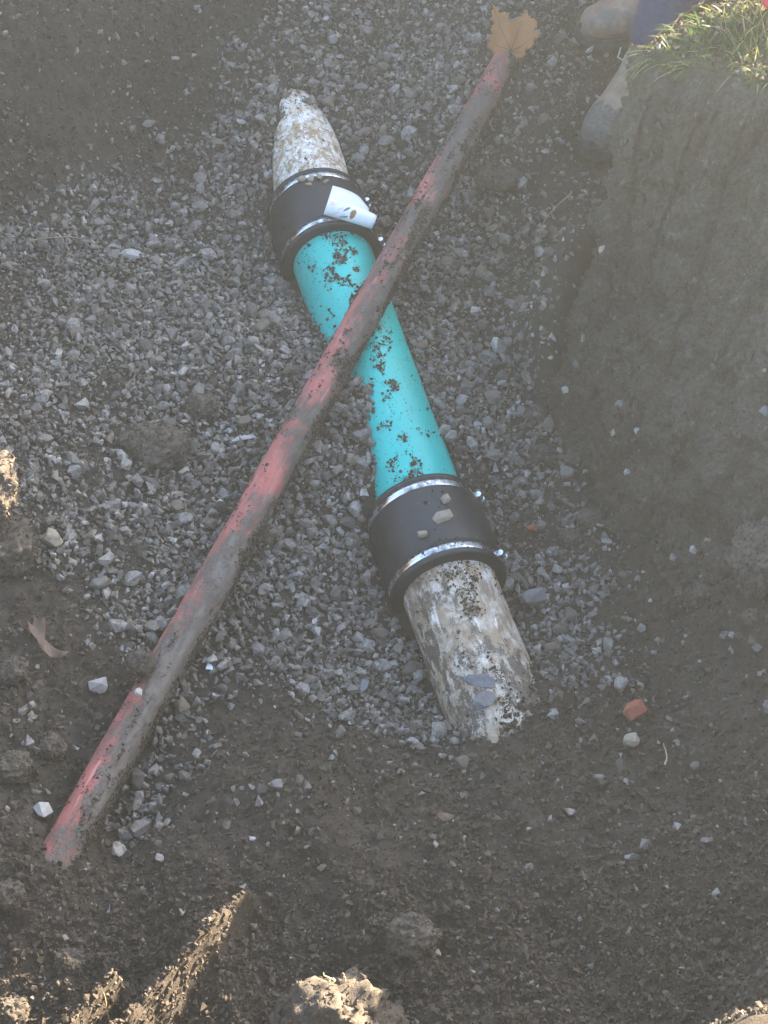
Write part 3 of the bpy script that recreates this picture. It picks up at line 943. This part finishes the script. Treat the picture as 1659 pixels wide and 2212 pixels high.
rock('flat_stone', (-.507, .647), (.072, .028, .020), 'pale', 'long flat pale stone lying in the upper left gravel', 'stone', 8, (.1, 0, -.05), .9, 16)
rock('white_stone', (.222, .449), (.036, .042, .026), 'pale', 'whitish stone alone on the dusty gravel right of the teal pipe', 'stone', 9, (.2, .3, .4), .8, 14)
rock('angular_stone', (.255, -.176), (.060, .040, .032), 'greystone', 'large angular grey stone right of the old pipe below the near coupling', 'stone', 10, (.3, .1, .2), .8, 14)
rock('bluish_stone', (-.037, -.366), (.042, .030, .022), 'slate', 'bluish stone in the gravel just left of the muddy old pipe', 'stone', 11, (.1, .2, .8), .7)
rock('rounded_stone', (-.445, -.439), (.036, .038, .030), 'pale', 'light rounded stone on soil left of the red pipe', 'stone', 12, (0, .2, .3), .8)
rock('oval_stone', (-.538, -.187), (.044, .030, .026), 'tanstone', 'tan oval stone near the left edge of the gravel', 'stone', 13, (.1, .1, -.4), .8, 24)
rock('angular_stone', (-.382, .100), (.040, .026, .020), 'pale', 'pale wedge-shaped stone beside the brown clod in the gravel', 'stone', 14, (.2, .1, -.2), .9, 12)
rock('oval_stone', (.374, -.543), (.030, .028, .026), 'tanstone', 'rounded tan stone on the soil just below the brick fragment', 'stone', 15, lift=.7, n=26)
rock('angular_stone', (-.154, -.637), (.032, .018, .014), 'greystone', 'thin grey stone on the bare near slope left of centre', 'stone', 16, lift=.8)
rock('long_stone', (-.253, .125), (.066, .016, .012), 'pale', 'long thin pale stone beside the red pipe in the left gravel', 'stone', 17, (0, .1, .35), 1.2, 14)
rock('pebble', (-.372, -.486), (.016, .016, .014), 'pale', 'tiny white pebble resting on top of the red pipe', 'pebble', 18, z=.155)
rock('coupling_stone', (.099, -.100), (.044, .026, .016), 'tanstone', 'flat tan stone lying on top of the near black coupling', 'stone', 19, (.1, -.1, .35), z=.108)
rock('coupling_stone', (.105, -.062), (.022, .020, .018), 'tanstone', 'smaller tan stone on the near coupling above the flat one', 'stone', 20, z=.108, rot=(.3, 0, .4))
rock('coupling_stone', (.064, -.135), (.020, .018, .016), 'tanstone', 'tan pebble beside the lower clamp of the near coupling', 'stone', 21, z=.104, rot=(.3, .2, .4))
for k, (sx_, sy_, ss) in enumerate([(-.168, .798, .018), (-.148, .788, .014), (-.131, .794, .016), (-.153, .774, .013), (-.118, .784, .013)]):
    rock('pebble', (sx_, sy_), (ss * 1.25, ss, ss * .7), 'tanstone', 'grey-tan pebble heaped on the coupling above the paper label', 'pebble', 30 + k, z=.112 - .3 * abs(sx_ + .138), rot=(.2 * k, .1, k), group='pebbles on the far coupling')

clod('earth_clod', (-.40, .07), (.12, .10, .07), 'brown earth clod sitting on the left gravel', 601)
clod('earth_clod', (-.215, -.09), (.05, .05, .04), 'small dark clod against the left side of the red pipe', 605)
clod('earth_clod', (-.375, -.425), (.046, .044, .040), 'olive-brown clod leaning on the red pipe', 609, z=.150)
clod('earth_clod', (-.622, -.185), (.10, .10, .11), 'sunlit earth clod at the left edge of the picture', 613, z=.285)
clod('earth_clod', (-.606, -.215), (.10, .09, .08), 'smaller clod just below the sunlit one at the left edge', 617)
clod('earth_clod', (-.060, -1.025), (.17, .14, .13), 'large sunlit clod with a root at the bottom edge', 621, lift=.3)
clod('earth_clod', (.035, -.90), (.07, .06, .05), 'rounded clod just right of the large sunlit one', 625)
clod('earth_clod', (.60, -.26), (.10, .14, .08), 'cracked earthy lump at the right edge below the bank', 629)
clod('earth_clod', (-.33, .20), (.06, .05, .04), 'small brown clod among the left gravel above the big one', 633)
clod('earth_clod', (.24, .90), (.09, .07, .04), 'flattened clod on dusty gravel right of the red pipe', 637)
for k, (cx_, cy_, cs_) in enumerate([(-.52, -.82, .045), (-.43, -.90, .04), (-.50, -.97, .05), (-.55, -.60, .055), (-.50, -.55, .04), (-.57, -.44, .05)]):
    clod('earth_clod', (cx_, cy_), (cs_, cs_ * .9, cs_ * .7), ('dark clod at the left edge just below the buried end of the red pipe', 'small clod on soil between the red pipe end and the sunlit streak', 'clod in the bottom left corner of the picture',
         'clod at the left edge above the pale angular stone', 'small clod just left of the lower red pipe above the pale stone', 'clod at the left edge below the curled leaf')[k], 701 + k * 4)


# dry leaves
def leaf(name, outline, loc, rot, size, mat, label, curl=.25, seed=0):
    bm = bmesh.new()
    vs = [bm.verts.new((px_, py_, 0)) for px_, py_ in outline]
    f = bm.faces.new(vs)
    bmesh.ops.triangulate(bm, faces=[f])
    for _ in range(4):
        bmesh.ops.subdivide_edges(bm, edges=[e for e in bm.edges if e.calc_length() > .09], cuts=1, use_grid_fill=False)
        bmesh.ops.triangulate(bm, faces=bm.faces[:])
    V = np.array([v.co[:] for v in bm.verts])
    z = curl * (V[:, 0] ** 2 * 1.2 + V[:, 1] ** 2 * .6) + .10 * noise(V[:, 0] * 3, V[:, 1] * 3, seed=seed) - .05 * np.abs(np.sin(V[:, 0] * 5))
    for v, zz in zip(bm.verts, z):
        v.co.z = zz
    me = bm_mesh(name, bm, True)
    o = add(name, me, mat, loc=loc, rot=rot, label=label, cat='leaf')
    o.scale = (size,) * 3
    sm = o.modifiers.new('thickness', 'SOLIDIFY'); sm.thickness = .012
    return o


maple = [(-.46, .98), (-.36, .82), (-.22, .76), (-.10, .80), (.10, .50), (.22, .60), (.42, .78), (.52, .66), (.66, .56), (.74, .36), (.70, .22), (.80, .06), (.66, -.02), (.60, -.20), (.44, -.26), (.40, -.40), (.20, -.52),
         (.10, -.50), (.02, -.40), (-.14, -.48), (-.26, -.42), (-.40, -.44), (-.46, -.26), (-.62, -.16), (-.52, .0), (-.58, .10), (-.44, .22), (-.48, .36), (-.40, .48), (-.46, .66)]
tooth = []
for k in range(len(maple)):
    (x0, y0), (x1, y1) = maple[k], maple[(k + 1) % len(maple)]
    L_ = math.hypot(x1 - x0, y1 - y0); nx_, ny_ = (y1 - y0) / L_, -(x1 - x0) / L_
    tooth.append((x0, y0))
    if L_ > .13:
        s_ = -.035 if k % 2 else .045
        tooth += [(x0 + (x1 - x0) * .40 - nx_ * .03, y0 + (y1 - y0) * .40 - ny_ * .03), (x0 + (x1 - x0) * .62 - nx_ * s_, y0 + (y1 - y0) * .62 - ny_ * s_)]
lf = leaf('maple_leaf', tooth, (.272, 1.225, .135), (R(30), R(4), R(4)), .080, MAT['leaf'], 'large dry tan maple leaf on the gravel above the red pipe', .30, 5)
st = tube('leaf_stem', [(.05, -.46, .02), (0, -.2, .05), (0.02, .2, .04), (.05, .42, .03)], [.022, .02, .014, .008], 6)
add('leaf_stem', st, MAT['leaf2'], parent=lf)
for vx, vy in ((-.42, .88), (.42, .70), (.70, .10), (-.50, .02), (-.42, -.36), (.40, -.30)):
    pv_ = []
    for q in range(7):
        f_ = q / 6; X_, Y_ = .04 + (vx - .04) * f_, -.28 + (vy + .28) * f_
        pv_.append((X_, Y_, .30 * (X_ ** 2 * 1.2 + Y_ ** 2 * .6) + .10 * float(noise(np.array([X_ * 3]), np.array([Y_ * 3]), seed=5)[0]) - .05 * abs(math.sin(X_ * 5)) + .012))
    add('vein', tube('vein', pv_, [.016 - .0018 * q for q in range(7)], 5), MAT['leaf2'], parent=lf)
leaf('curled_leaf', [(-.3, 1), (-.1, .7), (.05, .85), (.12, .5), (.05, .1), (.3, -.2), (.6, -.5), (.9, -.6), (.6, -.8), (.2, -.65), (-.1, -.3), (-.25, .1), (-.5, .4), (-.55, .75), (-.35, .6)],
     (-.53, -.385, gz(-.53, -.385) + .014), (.35, .2, .2), .042, MAT['leaf2'], 'curled dry pinkish leaf on soil left of the red pipe', .5, 6)
leaf('leaf_scrap', [(-.8, .1), (-.3, .4), (.3, .3), (.8, .1), (.4, -.25), (-.2, -.35)], (.087, -.698, gz(.087, -.698) + .008), (.3, .3, .1), .018, MAT['leaf2'], 'small brown leaf scrap on the near soil slope', .5, 7)
leaf('leaf_scrap', [(-.9, .1), (-.3, .5), (.3, .4), (.9, .0), (.4, -.35), (-.2, -.45)], (.588, .40, .60), (R(70), .3, .5), .022, MAT['wood'], 'pale curled scrap stuck on the earth bank', .5, 8)

# paper label curling off the far coupling
u_ax = Vector((.94, -.17, -.29)).normalized()
w_ax = Vector((.28, -.25, .93)); w_ax = (w_ax - u_ax * w_ax.dot(u_ax)).normalized()
v_ax = w_ax.cross(u_ax).normalized()
prof = [(.066, .000), (.050, .001), (.030, .002), (.012, .001)]
rr_ = .020
for k in range(15):
    an = R(-90 - k * 17)
    rk = rr_ * (1 - .006 * k)
    prof.append((rk * math.cos(an) * .95, rr_ + rk * math.sin(an)))
bm = bmesh.new(); uvl = bm.loops.layers.uv.new('UVMap'); rows = []
plen = [0]
for q, w2 in zip(prof, prof[1:]):
    plen.append(plen[-1] + math.hypot(q[0] - w2[0], q[1] - w2[1]))
NUU = 14
for i, (pv, pw) in enumerate(prof):
    row = []
    for k in range(NUU + 1):
        uu = k / NUU
        wid = .100 - max(0, pv) * .35
        wid -= max(0, (pv - .05)) * .9 * (uu ** 3)
        skew = .0
        lift = .004 * math.sin(uu * 3.1) - .010 * uu * uu * (pv > .0) * 1.0
        row.append((bm.verts.new(u_ax * (uu * wid + skew) + v_ax * (pv + (.006 * uu if pv <= 0 else 0)) + w_ax * (pw + lift * min(1, max(0, pv / .03)))), (uu, plen[i] / plen[-1])))
    rows.append(row)
for r0, r1 in zip(rows, rows[1:]):
    for k in range(NUU):
        f = bm.faces.new((r0[k][0], r0[k + 1][0], r1[k + 1][0], r1[k][0]))
        for lp in f.loops:
            for vv_, uv_ in (r0[k], r0[k + 1], r1[k + 1], r1[k]):
                if lp.vert is vv_:
                    lp[uvl].uv = uv_
paper = add('paper_label', bm_mesh('paper_label', bm, True), MAT['paper'], loc=(-.118, .690, .108), label='white paper label curling off the far black coupling', cat='label')
sm = paper.modifiers.new('thickness', 'SOLIDIFY'); sm.thickness = .0005

# roots and straws
def root(pts, rad, label, mat='root', name='root', cat='root', group=None):
    P_ = catmull(np.array(pts, float), 14)
    P_ = P_ + rng.normal(0, rad * .4, P_.shape)
    return add(name, tube(name, [tuple(q) for q in P_], list(np.linspace(rad, rad * .45, 14)), 6), MAT[mat], label=label, cat=cat, group=group)


cz = gz(-.062, -1.035) - .005
root([(-.055, -1.0, cz + .07), (-.058, -.985, cz + .095), (-.066, -.98, cz + .10), (-.078, -.975, cz + .11)], .0018, 'thin root sticking up from the large sunlit clod', 'straw')
root([(-.058, -.985, cz + .092), (-.050, -.98, cz + .10), (-.053, -.975, cz + .112)], .0012, 'short side root on the large sunlit clod', 'straw')
root([(.335, .45, .35), (.30, .50, .25), (.29, .52, .16)], .0014, 'thin root hanging beside the corner of the bank')
root([(.50, .36, .52), (.485, .345, .50), (.478, .34, .475)], .0016, 'pale straw lying on the upper bank below the grass', 'straw', 'straw', 'straw')
root([(.555, .355, .53), (.54, .345, .50), (.535, .33, .455)], .0018, 'pale bent straw on the bank right of the other', 'straw', 'straw', 'straw')
root([(.415, -.60, gz(.415, -.60) + .012), (.42, -.585, gz(.42, -.585) + .014), (.418, -.56, gz(.418, -.56) + .02)], .0014, 'short straw standing on soil below the brick fragment', 'straw', 'straw', 'straw')
root([(-.36, -1.02, gz(-.36, -1.02)), (-.362, -1.0, gz(-.36, -1.0) + .04), (-.365, -.98, gz(-.36, -.98) + .085)], .0011, 'thin dry stem standing at the lower left edge', 'straw', 'straw', 'straw')
root([(-.70, .62, gz(-.7, .62) + .02), (-.62, .66, gz(-.62, .66) + .02), (-.56, .64, gz(-.56, .64) + .02)], .0016, 'thin twig lying across the upper left gravel')

for k in range(16):
    fu = .30 + .5 * rng.random(); fv = .06 + .5 * rng.random() ** 1.6
    pp = W[int(fu * NU), int(fv * NV)]
    rock('embedded_stone', (pp[0], pp[1]), tuple(np.array((1, .8, .7)) * rng.uniform(.012, .026)), ('greystone', 'tanstone', 'pale')[k % 3], 'small stone embedded in the face of the earth bank', 'stone', 60 + k, tuple(rng.uniform(0, 3, 3)), z=pp[2], group='stones in the bank face')
for k in range(12):
    fu = .36 + .42 * rng.random()
    pp = W[int(fu * NU), 8]
    cs_ = rng.uniform(.025, .055); ox, oy = pp[0] - rng.uniform(.0, .09), pp[1] - rng.uniform(-.02, .05)
    clod('fallen_clod', (ox, oy), (cs_, cs_ * .85, cs_ * .65), 'small earth clod fallen at the foot of the bank', 801 + 4 * k)['group'] = 'clods at the foot of the bank'

# ------------------------------------------------------------------ grass on the bank
def blades(n, xr, yr, lean, ln, seed):
    g = np.random.default_rng(seed)
    x = g.uniform(*xr, n); y = g.uniform(*yr, n)
    sd = poly_sd(x, y, TRENCH)
    k = sd > -.012
    x, y, sd = x[k], y[k], sd[k]; n = len(x)
    z = base_height(x, y)[0]; z = np.maximum(z, .60) - .004
    L = g.uniform(*ln, n); wd = g.uniform(.0009, .0021, n)
    edge = np.exp(-np.maximum(sd, 0) / .05)
    az = g.uniform(0, 2 * np.pi, n)
    dx = np.cos(az) * .45 + lean[0] * edge; dy = np.sin(az) * .45 + lean[1] * edge
    dz = np.where(edge > .5, g.uniform(.15, .8, n), g.uniform(.6, 1.2, n))
    D = np.stack([dx, dy, dz], 1); D /= np.linalg.norm(D, axis=1, keepdims=True)
    S = np.cross(D, g.normal(size=(n, 3))); S /= np.linalg.norm(S, axis=1, keepdims=True)
    base = np.stack([x, y, z], 1); V = []
    for t, wv in ((0, 1), (.4, .9), (.75, .6), (1, .06)):
        c_ = base + D * (L * t)[:, None]; c_[:, 2] -= L * .45 * t * t * (.3 + edge)
        V += [c_ - S * (wd * wv)[:, None], c_ + S * (wd * wv)[:, None]]
    V = np.stack(V, 1)
    F = np.array([[0, 1, 3, 2], [2, 3, 5, 4], [4, 5, 7, 6]])
    return V.reshape(-1, 3), (F[None] + (np.arange(n) * 8)[:, None, None]).reshape(-1, 4), np.repeat(np.clip(g.random(n) * .8 + .25 * (noise(x * 18, y * 18, seed=97) * .5 + .5), 0, 1), 8)


parts_ = [blades(800, (.43, .95), (.40, .80), (-.9, -.6), (.03, .075), 1), blades(190, (.42, .60), (.39, .56), (-1.0, -.5), (.04, .08), 2), blades(2600, (.6, 1.5), (.25, .85), (-.4, -.4), (.03, .07), 3)]
off = 0; Vv, Ff, Tt = [], [], []
for V, F, T in parts_:
    Vv.append(V); Ff.append(F + off); Tt.append(T); off += len(V)
add('grass', np_mesh('grass', np.vstack(Vv), np.vstack(Ff), True, {'tint': np.concatenate(Tt)}), MAT['grass'], label='tufts of green and straw-coloured grass on top of the bank', cat='grass', kind='stuff')

# red plastic tub rim in the grass
bm = bmesh.new(); seg = 28
prof2 = [(0, 0), (.036, 0), (.042, .004), (.045, .012), (.052, .075), (.056, .078), (.056, .083), (.050, .083), (.043, .014), (0, .010)]
rings = []
for rr2, zz in prof2:
    rings.append([bm.verts.new((rr2 * math.cos(2 * math.pi * k / seg), rr2 * math.sin(2 * math.pi * k / seg), zz)) for k in range(seg)] if rr2 > 0 else [bm.verts.new((0, 0, zz))])
for r0, r1 in zip(rings, rings[1:]):
    for k in range(seg):
        k2 = (k + 1) % seg
        if len(r0) == 1:
            bm.faces.new((r0[0], r1[k], r1[k2]))
        elif len(r1) == 1:
            bm.faces.new((r0[k], r0[k2], r1[0]))
        else:
            bm.faces.new((r0[k], r0[k2], r1[k2], r1[k]))
add('plastic_tub', bm_mesh('plastic_tub', bm, True), MAT['redplastic'], loc=(.672, .555, .668), rot=(.1, .05, 0), label='bright red plastic tub in the grass at the top right corner', cat='tub')

# ------------------------------------------------------------------ person standing in the side pit (boots and trouser legs show)
person = add('person', None, None, loc=(.70, 1.40, 0), label='person in navy trousers and tan work boots standing behind the bank', cat='person')


def boot(loc, yaw, mat, pitch=0):
    ez = [(.055, .165, 0, .050, .058, .058), (.055, .145, 4, .047, .058, .058), (.068, .12, 30, .046, .074, .085), (.105, .085, 58, .046, .072, .088), (.15, .066, 75, .048, .060, .055),
          (.20, .057, 86, .051, .049, .045), (.245, .050, 92, .051, .041, .04), (.275, .046, 96, .043, .033, .03), (.295, .043, 98, .027, .022, .02), (.303, .041, 98, .008, .008, .008)]
    seg = 28; V = []
    E = catmull(np.array(ez, float), 30)
    for cx_, cz_, an, a_, b_, b2 in E:
        e2 = (math.cos(R(an)), math.sin(R(an)))
        for k in range(seg):
            t_ = 2 * math.pi * k / seg
            s_ = math.sin(t_); bb = b_ if s_ > 0 else b2
            V.append((cx_ + e2[0] * s_ * bb, a_ * math.copysign(abs(math.cos(t_)) ** .85, math.cos(t_)), max(.024, cz_ + e2[1] * s_ * bb)))
    V = np.array(V)
    cr = .0035 * noise(V[:, 0] * 45, V[:, 1] * 14, V[:, 2] * 45, seed=91) + .006 * noise(V[:, 0] * 18, V[:, 1] * 12, V[:, 2] * 18, seed=92)
    V[:, 2] += cr * (V[:, 2] > .03); V[:, 1] *= 1 + cr * 4
    rotm = (yaw if not pitch else yaw)
    b_root = add('boot', np_mesh('boot', V, grid_faces(30, seg, True), True), mat, parent=person, loc=Vector(loc) - person.location + Vector((0, 0, max(gz(loc[0], loc[1]), gz(loc[0] + .27 * math.cos(yaw), loc[1] + .27 * math.sin(yaw))) - .004)), rot=(0, pitch, yaw))
    out_ = [(-.006, .0), (.004, .024), (.03, .036), (.08, .037), (.13, .038), (.18, .048), (.225, .055), (.262, .051), (.292, .036), (.308, .016), (.312, 0)]
    pl = [(x_, y_) for x_, y_ in out_] + [(x_, -y_) for x_, y_ in out_[-2:0:-1]]
    bm = bmesh.new()
    lo = [bm.verts.new((x_ * .99, y_ * .96, 0)) for x_, y_ in pl]; mid = [bm.verts.new((x_, y_ * 1.04, .012)) for x_, y_ in pl]; hi = [bm.verts.new((x_, y_ * 1.02, .030)) for x_, y_ in pl]
    n_ = len(pl)
    for r0, r1 in ((lo, mid), (mid, hi)):
        for k in range(n_):
            bm.faces.new((r0[k], r0[(k + 1) % n_], r1[(k + 1) % n_], r1[k]))
    bm.faces.new(lo); bm.faces.new(hi)
    add('sole', bm_mesh('sole', bm), MAT['sole'], parent=b_root)
    for k in range(4):
        xx = .115 + k * .022; zz = .158 - k * .0185
        add('lace', tube('lace', [(xx - .004, -.034, zz - .016), (xx, -.015, zz + .002), (xx + .002, .0, zz + .006), (xx, .015, zz + .002), (xx - .004, .034, zz - .016)], .0026, 6), MAT['lace'], parent=b_root)
    return b_root


boot((.615, 1.255, 0), math.atan2(-.245, -.165), MAT['leather_muddy'])
boot((.742, 1.415, 0), math.atan2(-.05, -.3), MAT['leather'])

bm = bmesh.new(); sk = bm.verts.layers.skin.verify()
jn = {}


def J(k, p, rx, ry=None):
    v = bm.verts.new(p); v[sk].radius = (rx, ry or rx); jn[k] = v


J('pelvis', (.80, 1.44, .95), .15, .12)
J('waist', (.81, 1.45, 1.10), .14, .11); J('chest', (.80, 1.43, 1.30), .17, .12); J('neckb', (.79, 1.42, 1.46), .07); J('neck', (.77, 1.40, 1.52), .055); J('head', (.755, 1.39, 1.60), .085, .095); J('crown', (.755, 1.39, 1.70), .075, .085)
J('hipA', (.76, 1.37, .88), .10); J('kneeA', (.70, 1.29, .50), .076); J('calfA', (.628, 1.24, .30), .072); J('ankA', (.585, 1.205, .105), .072)
J('hipB', (.85, 1.53, .88), .10); J('kneeB', (.80, 1.47, .50), .076); J('calfB', (.765, 1.44, .32), .076); J('ankB', (.722, 1.412, .165), .070)
J('shA', (.66, 1.32, 1.40), .065); J('elA', (.56, 1.22, 1.16), .05); J('wrA', (.50, 1.30, .95), .035); J('haA', (.48, 1.32, .87), .035, .02)
J('shB', (.93, 1.55, 1.40), .065); J('elB', (.98, 1.58, 1.14), .05); J('wrB', (.90, 1.50, .95), .035); J('haB', (.87, 1.47, .88), .035, .02)
for ch in ('pelvis waist chest neckb neck head crown', 'pelvis hipA kneeA calfA ankA', 'pelvis hipB kneeB calfB ankB', 'chest shA elA wrA haA', 'chest shB elB wrB haB'):
    ks = ch.split()
    for a_, b_ in zip(ks, ks[1:]):
        bm.edges.new((jn[a_], jn[b_]))
jn['pelvis'][sk].use_root = True
me = bpy.data.meshes.new('body'); bm.to_mesh(me); bm.free()
tmp = bpy.data.objects.new('tmp_body', me); col.objects.link(tmp)
tmp.modifiers.new('s', 'SKIN'); ss_ = tmp.modifiers.new('d', 'SUBSURF'); ss_.levels = 2; ss_.render_levels = 2
dg = bpy.context.evaluated_depsgraph_get()
bme = bpy.data.meshes.new_from_object(tmp.evaluated_get(dg)); bme.name = 'body'
bpy.data.objects.remove(tmp)
bme.materials.clear()
nv = len(bme.vertices); co = np.empty(nv * 3, np.float32); bme.vertices.foreach_get('co', co); co = co.reshape(-1, 3)
fold = .006 * noise(co[:, 0] * 14, co[:, 1] * 14, co[:, 2] * 40, seed=95) * (co[:, 2] < .9)
co[:, 0] += fold; co[:, 1] += fold
co -= np.array(person.location, np.float32)
bme.vertices.foreach_set('co', co.ravel()); bme.update()
for m_ in ('denim', 'jacket', 'skin', 'hair'):
    bme.materials.append(MAT[m_])
for p_ in bme.polygons:
    c_ = p_.center; p_.use_smooth = True
    hand = math.hypot(c_.x + .21, c_.y + .08) < .09 and .78 < c_.z < .93 or math.hypot(c_.x - .17, c_.y - .07) < .08 and .8 < c_.z < .90
    if c_.z > 1.66 or (c_.z > 1.58 and c_.x + c_.y > .07):
        p_.material_index = 3
    elif c_.z > 1.49 or hand:
        p_.material_index = 2
    elif c_.z > 1.0 or (c_.z > .88 and (c_.x < -.1)):
        p_.material_index = 1
add('body', bme, None, parent=person, loc=(0, 0, 0))
# face and ears
fc = Vector((.755, 1.39, 1.615)) - Vector(person.location); fd = Vector((-.62, -.78, 0)).normalized(); fs = Vector((fd.y, -fd.x, 0))
add('nose', tube('nose', [fc + fd * .085 + Vector((0, 0, .02)), fc + fd * .108 + Vector((0, 0, -.012)), fc + fd * .09 + Vector((0, 0, -.02))], [.006, .012, .008], 8), MAT['skin'], parent=person)
for s in (-1, 1):
    add('eye', tube('eye', [fc + fd * .082 + fs * s * .03 + Vector((0, 0, .02)), fc + fd * .094 + fs * s * .03 + Vector((0, 0, .02))], [.009, .006], 8), MAT['hair'], parent=person)
    add('ear', tube('ear', [fc + fs * s * .085 + Vector((0, 0, .025)), fc + fs * s * .096, fc + fs * s * .085 + Vector((0, 0, -.025))], [.008, .013, .008], 8), MAT['skin'], parent=person)
# frayed hem threads on the nearer trouser leg
for k in range(5):
    a0 = math.pi * (1.0 + .14 * k)
    b0 = Vector((.585 + .070 * math.cos(a0), 1.205 + .070 * math.sin(a0), .105)) - Vector(person.location)
    add('frayed_hem', tube('frayed_hem', [b0 + Vector((0, 0, .03)), b0 + Vector((-.006, -.01, .012)), b0 + Vector((.012, -.012, .0)), b0 + Vector((.024, -.006, .008))], [.0018, .0025, .002, .001], 6), MAT['thread'], parent=person)

# ------------------------------------------------------------------ hazy air lit by the sun
bm = bmesh.new(); g = bmesh.ops.create_cube(bm, size=2)['verts']
for v in g:
    v.co = Vector((v.co.x * 95, v.co.y * 95, .75 + v.co.z * 1.85))
hm = bpy.data.materials.new('haze'); hm.use_nodes = True
for nd in list(hm.node_tree.nodes):
    if nd.type == 'BSDF_PRINCIPLED':
        hm.node_tree.nodes.remove(nd)
pv = hm.node_tree.nodes.new('ShaderNodeVolumePrincipled')
pv.inputs['Color'].default_value = (.86, .92, .95, 1)
pv.inputs['Density'].default_value = HAZE
pv.inputs['Anisotropy'].default_value = HAZE_G
hm.node_tree.links.new(pv.outputs[0], hm.node_tree.nodes['Material Output'].inputs['Volume'])
add('haze', bm_mesh('haze', bm), hm, label='pale sunlit haze hanging over the trench', cat='haze', kind='stuff')
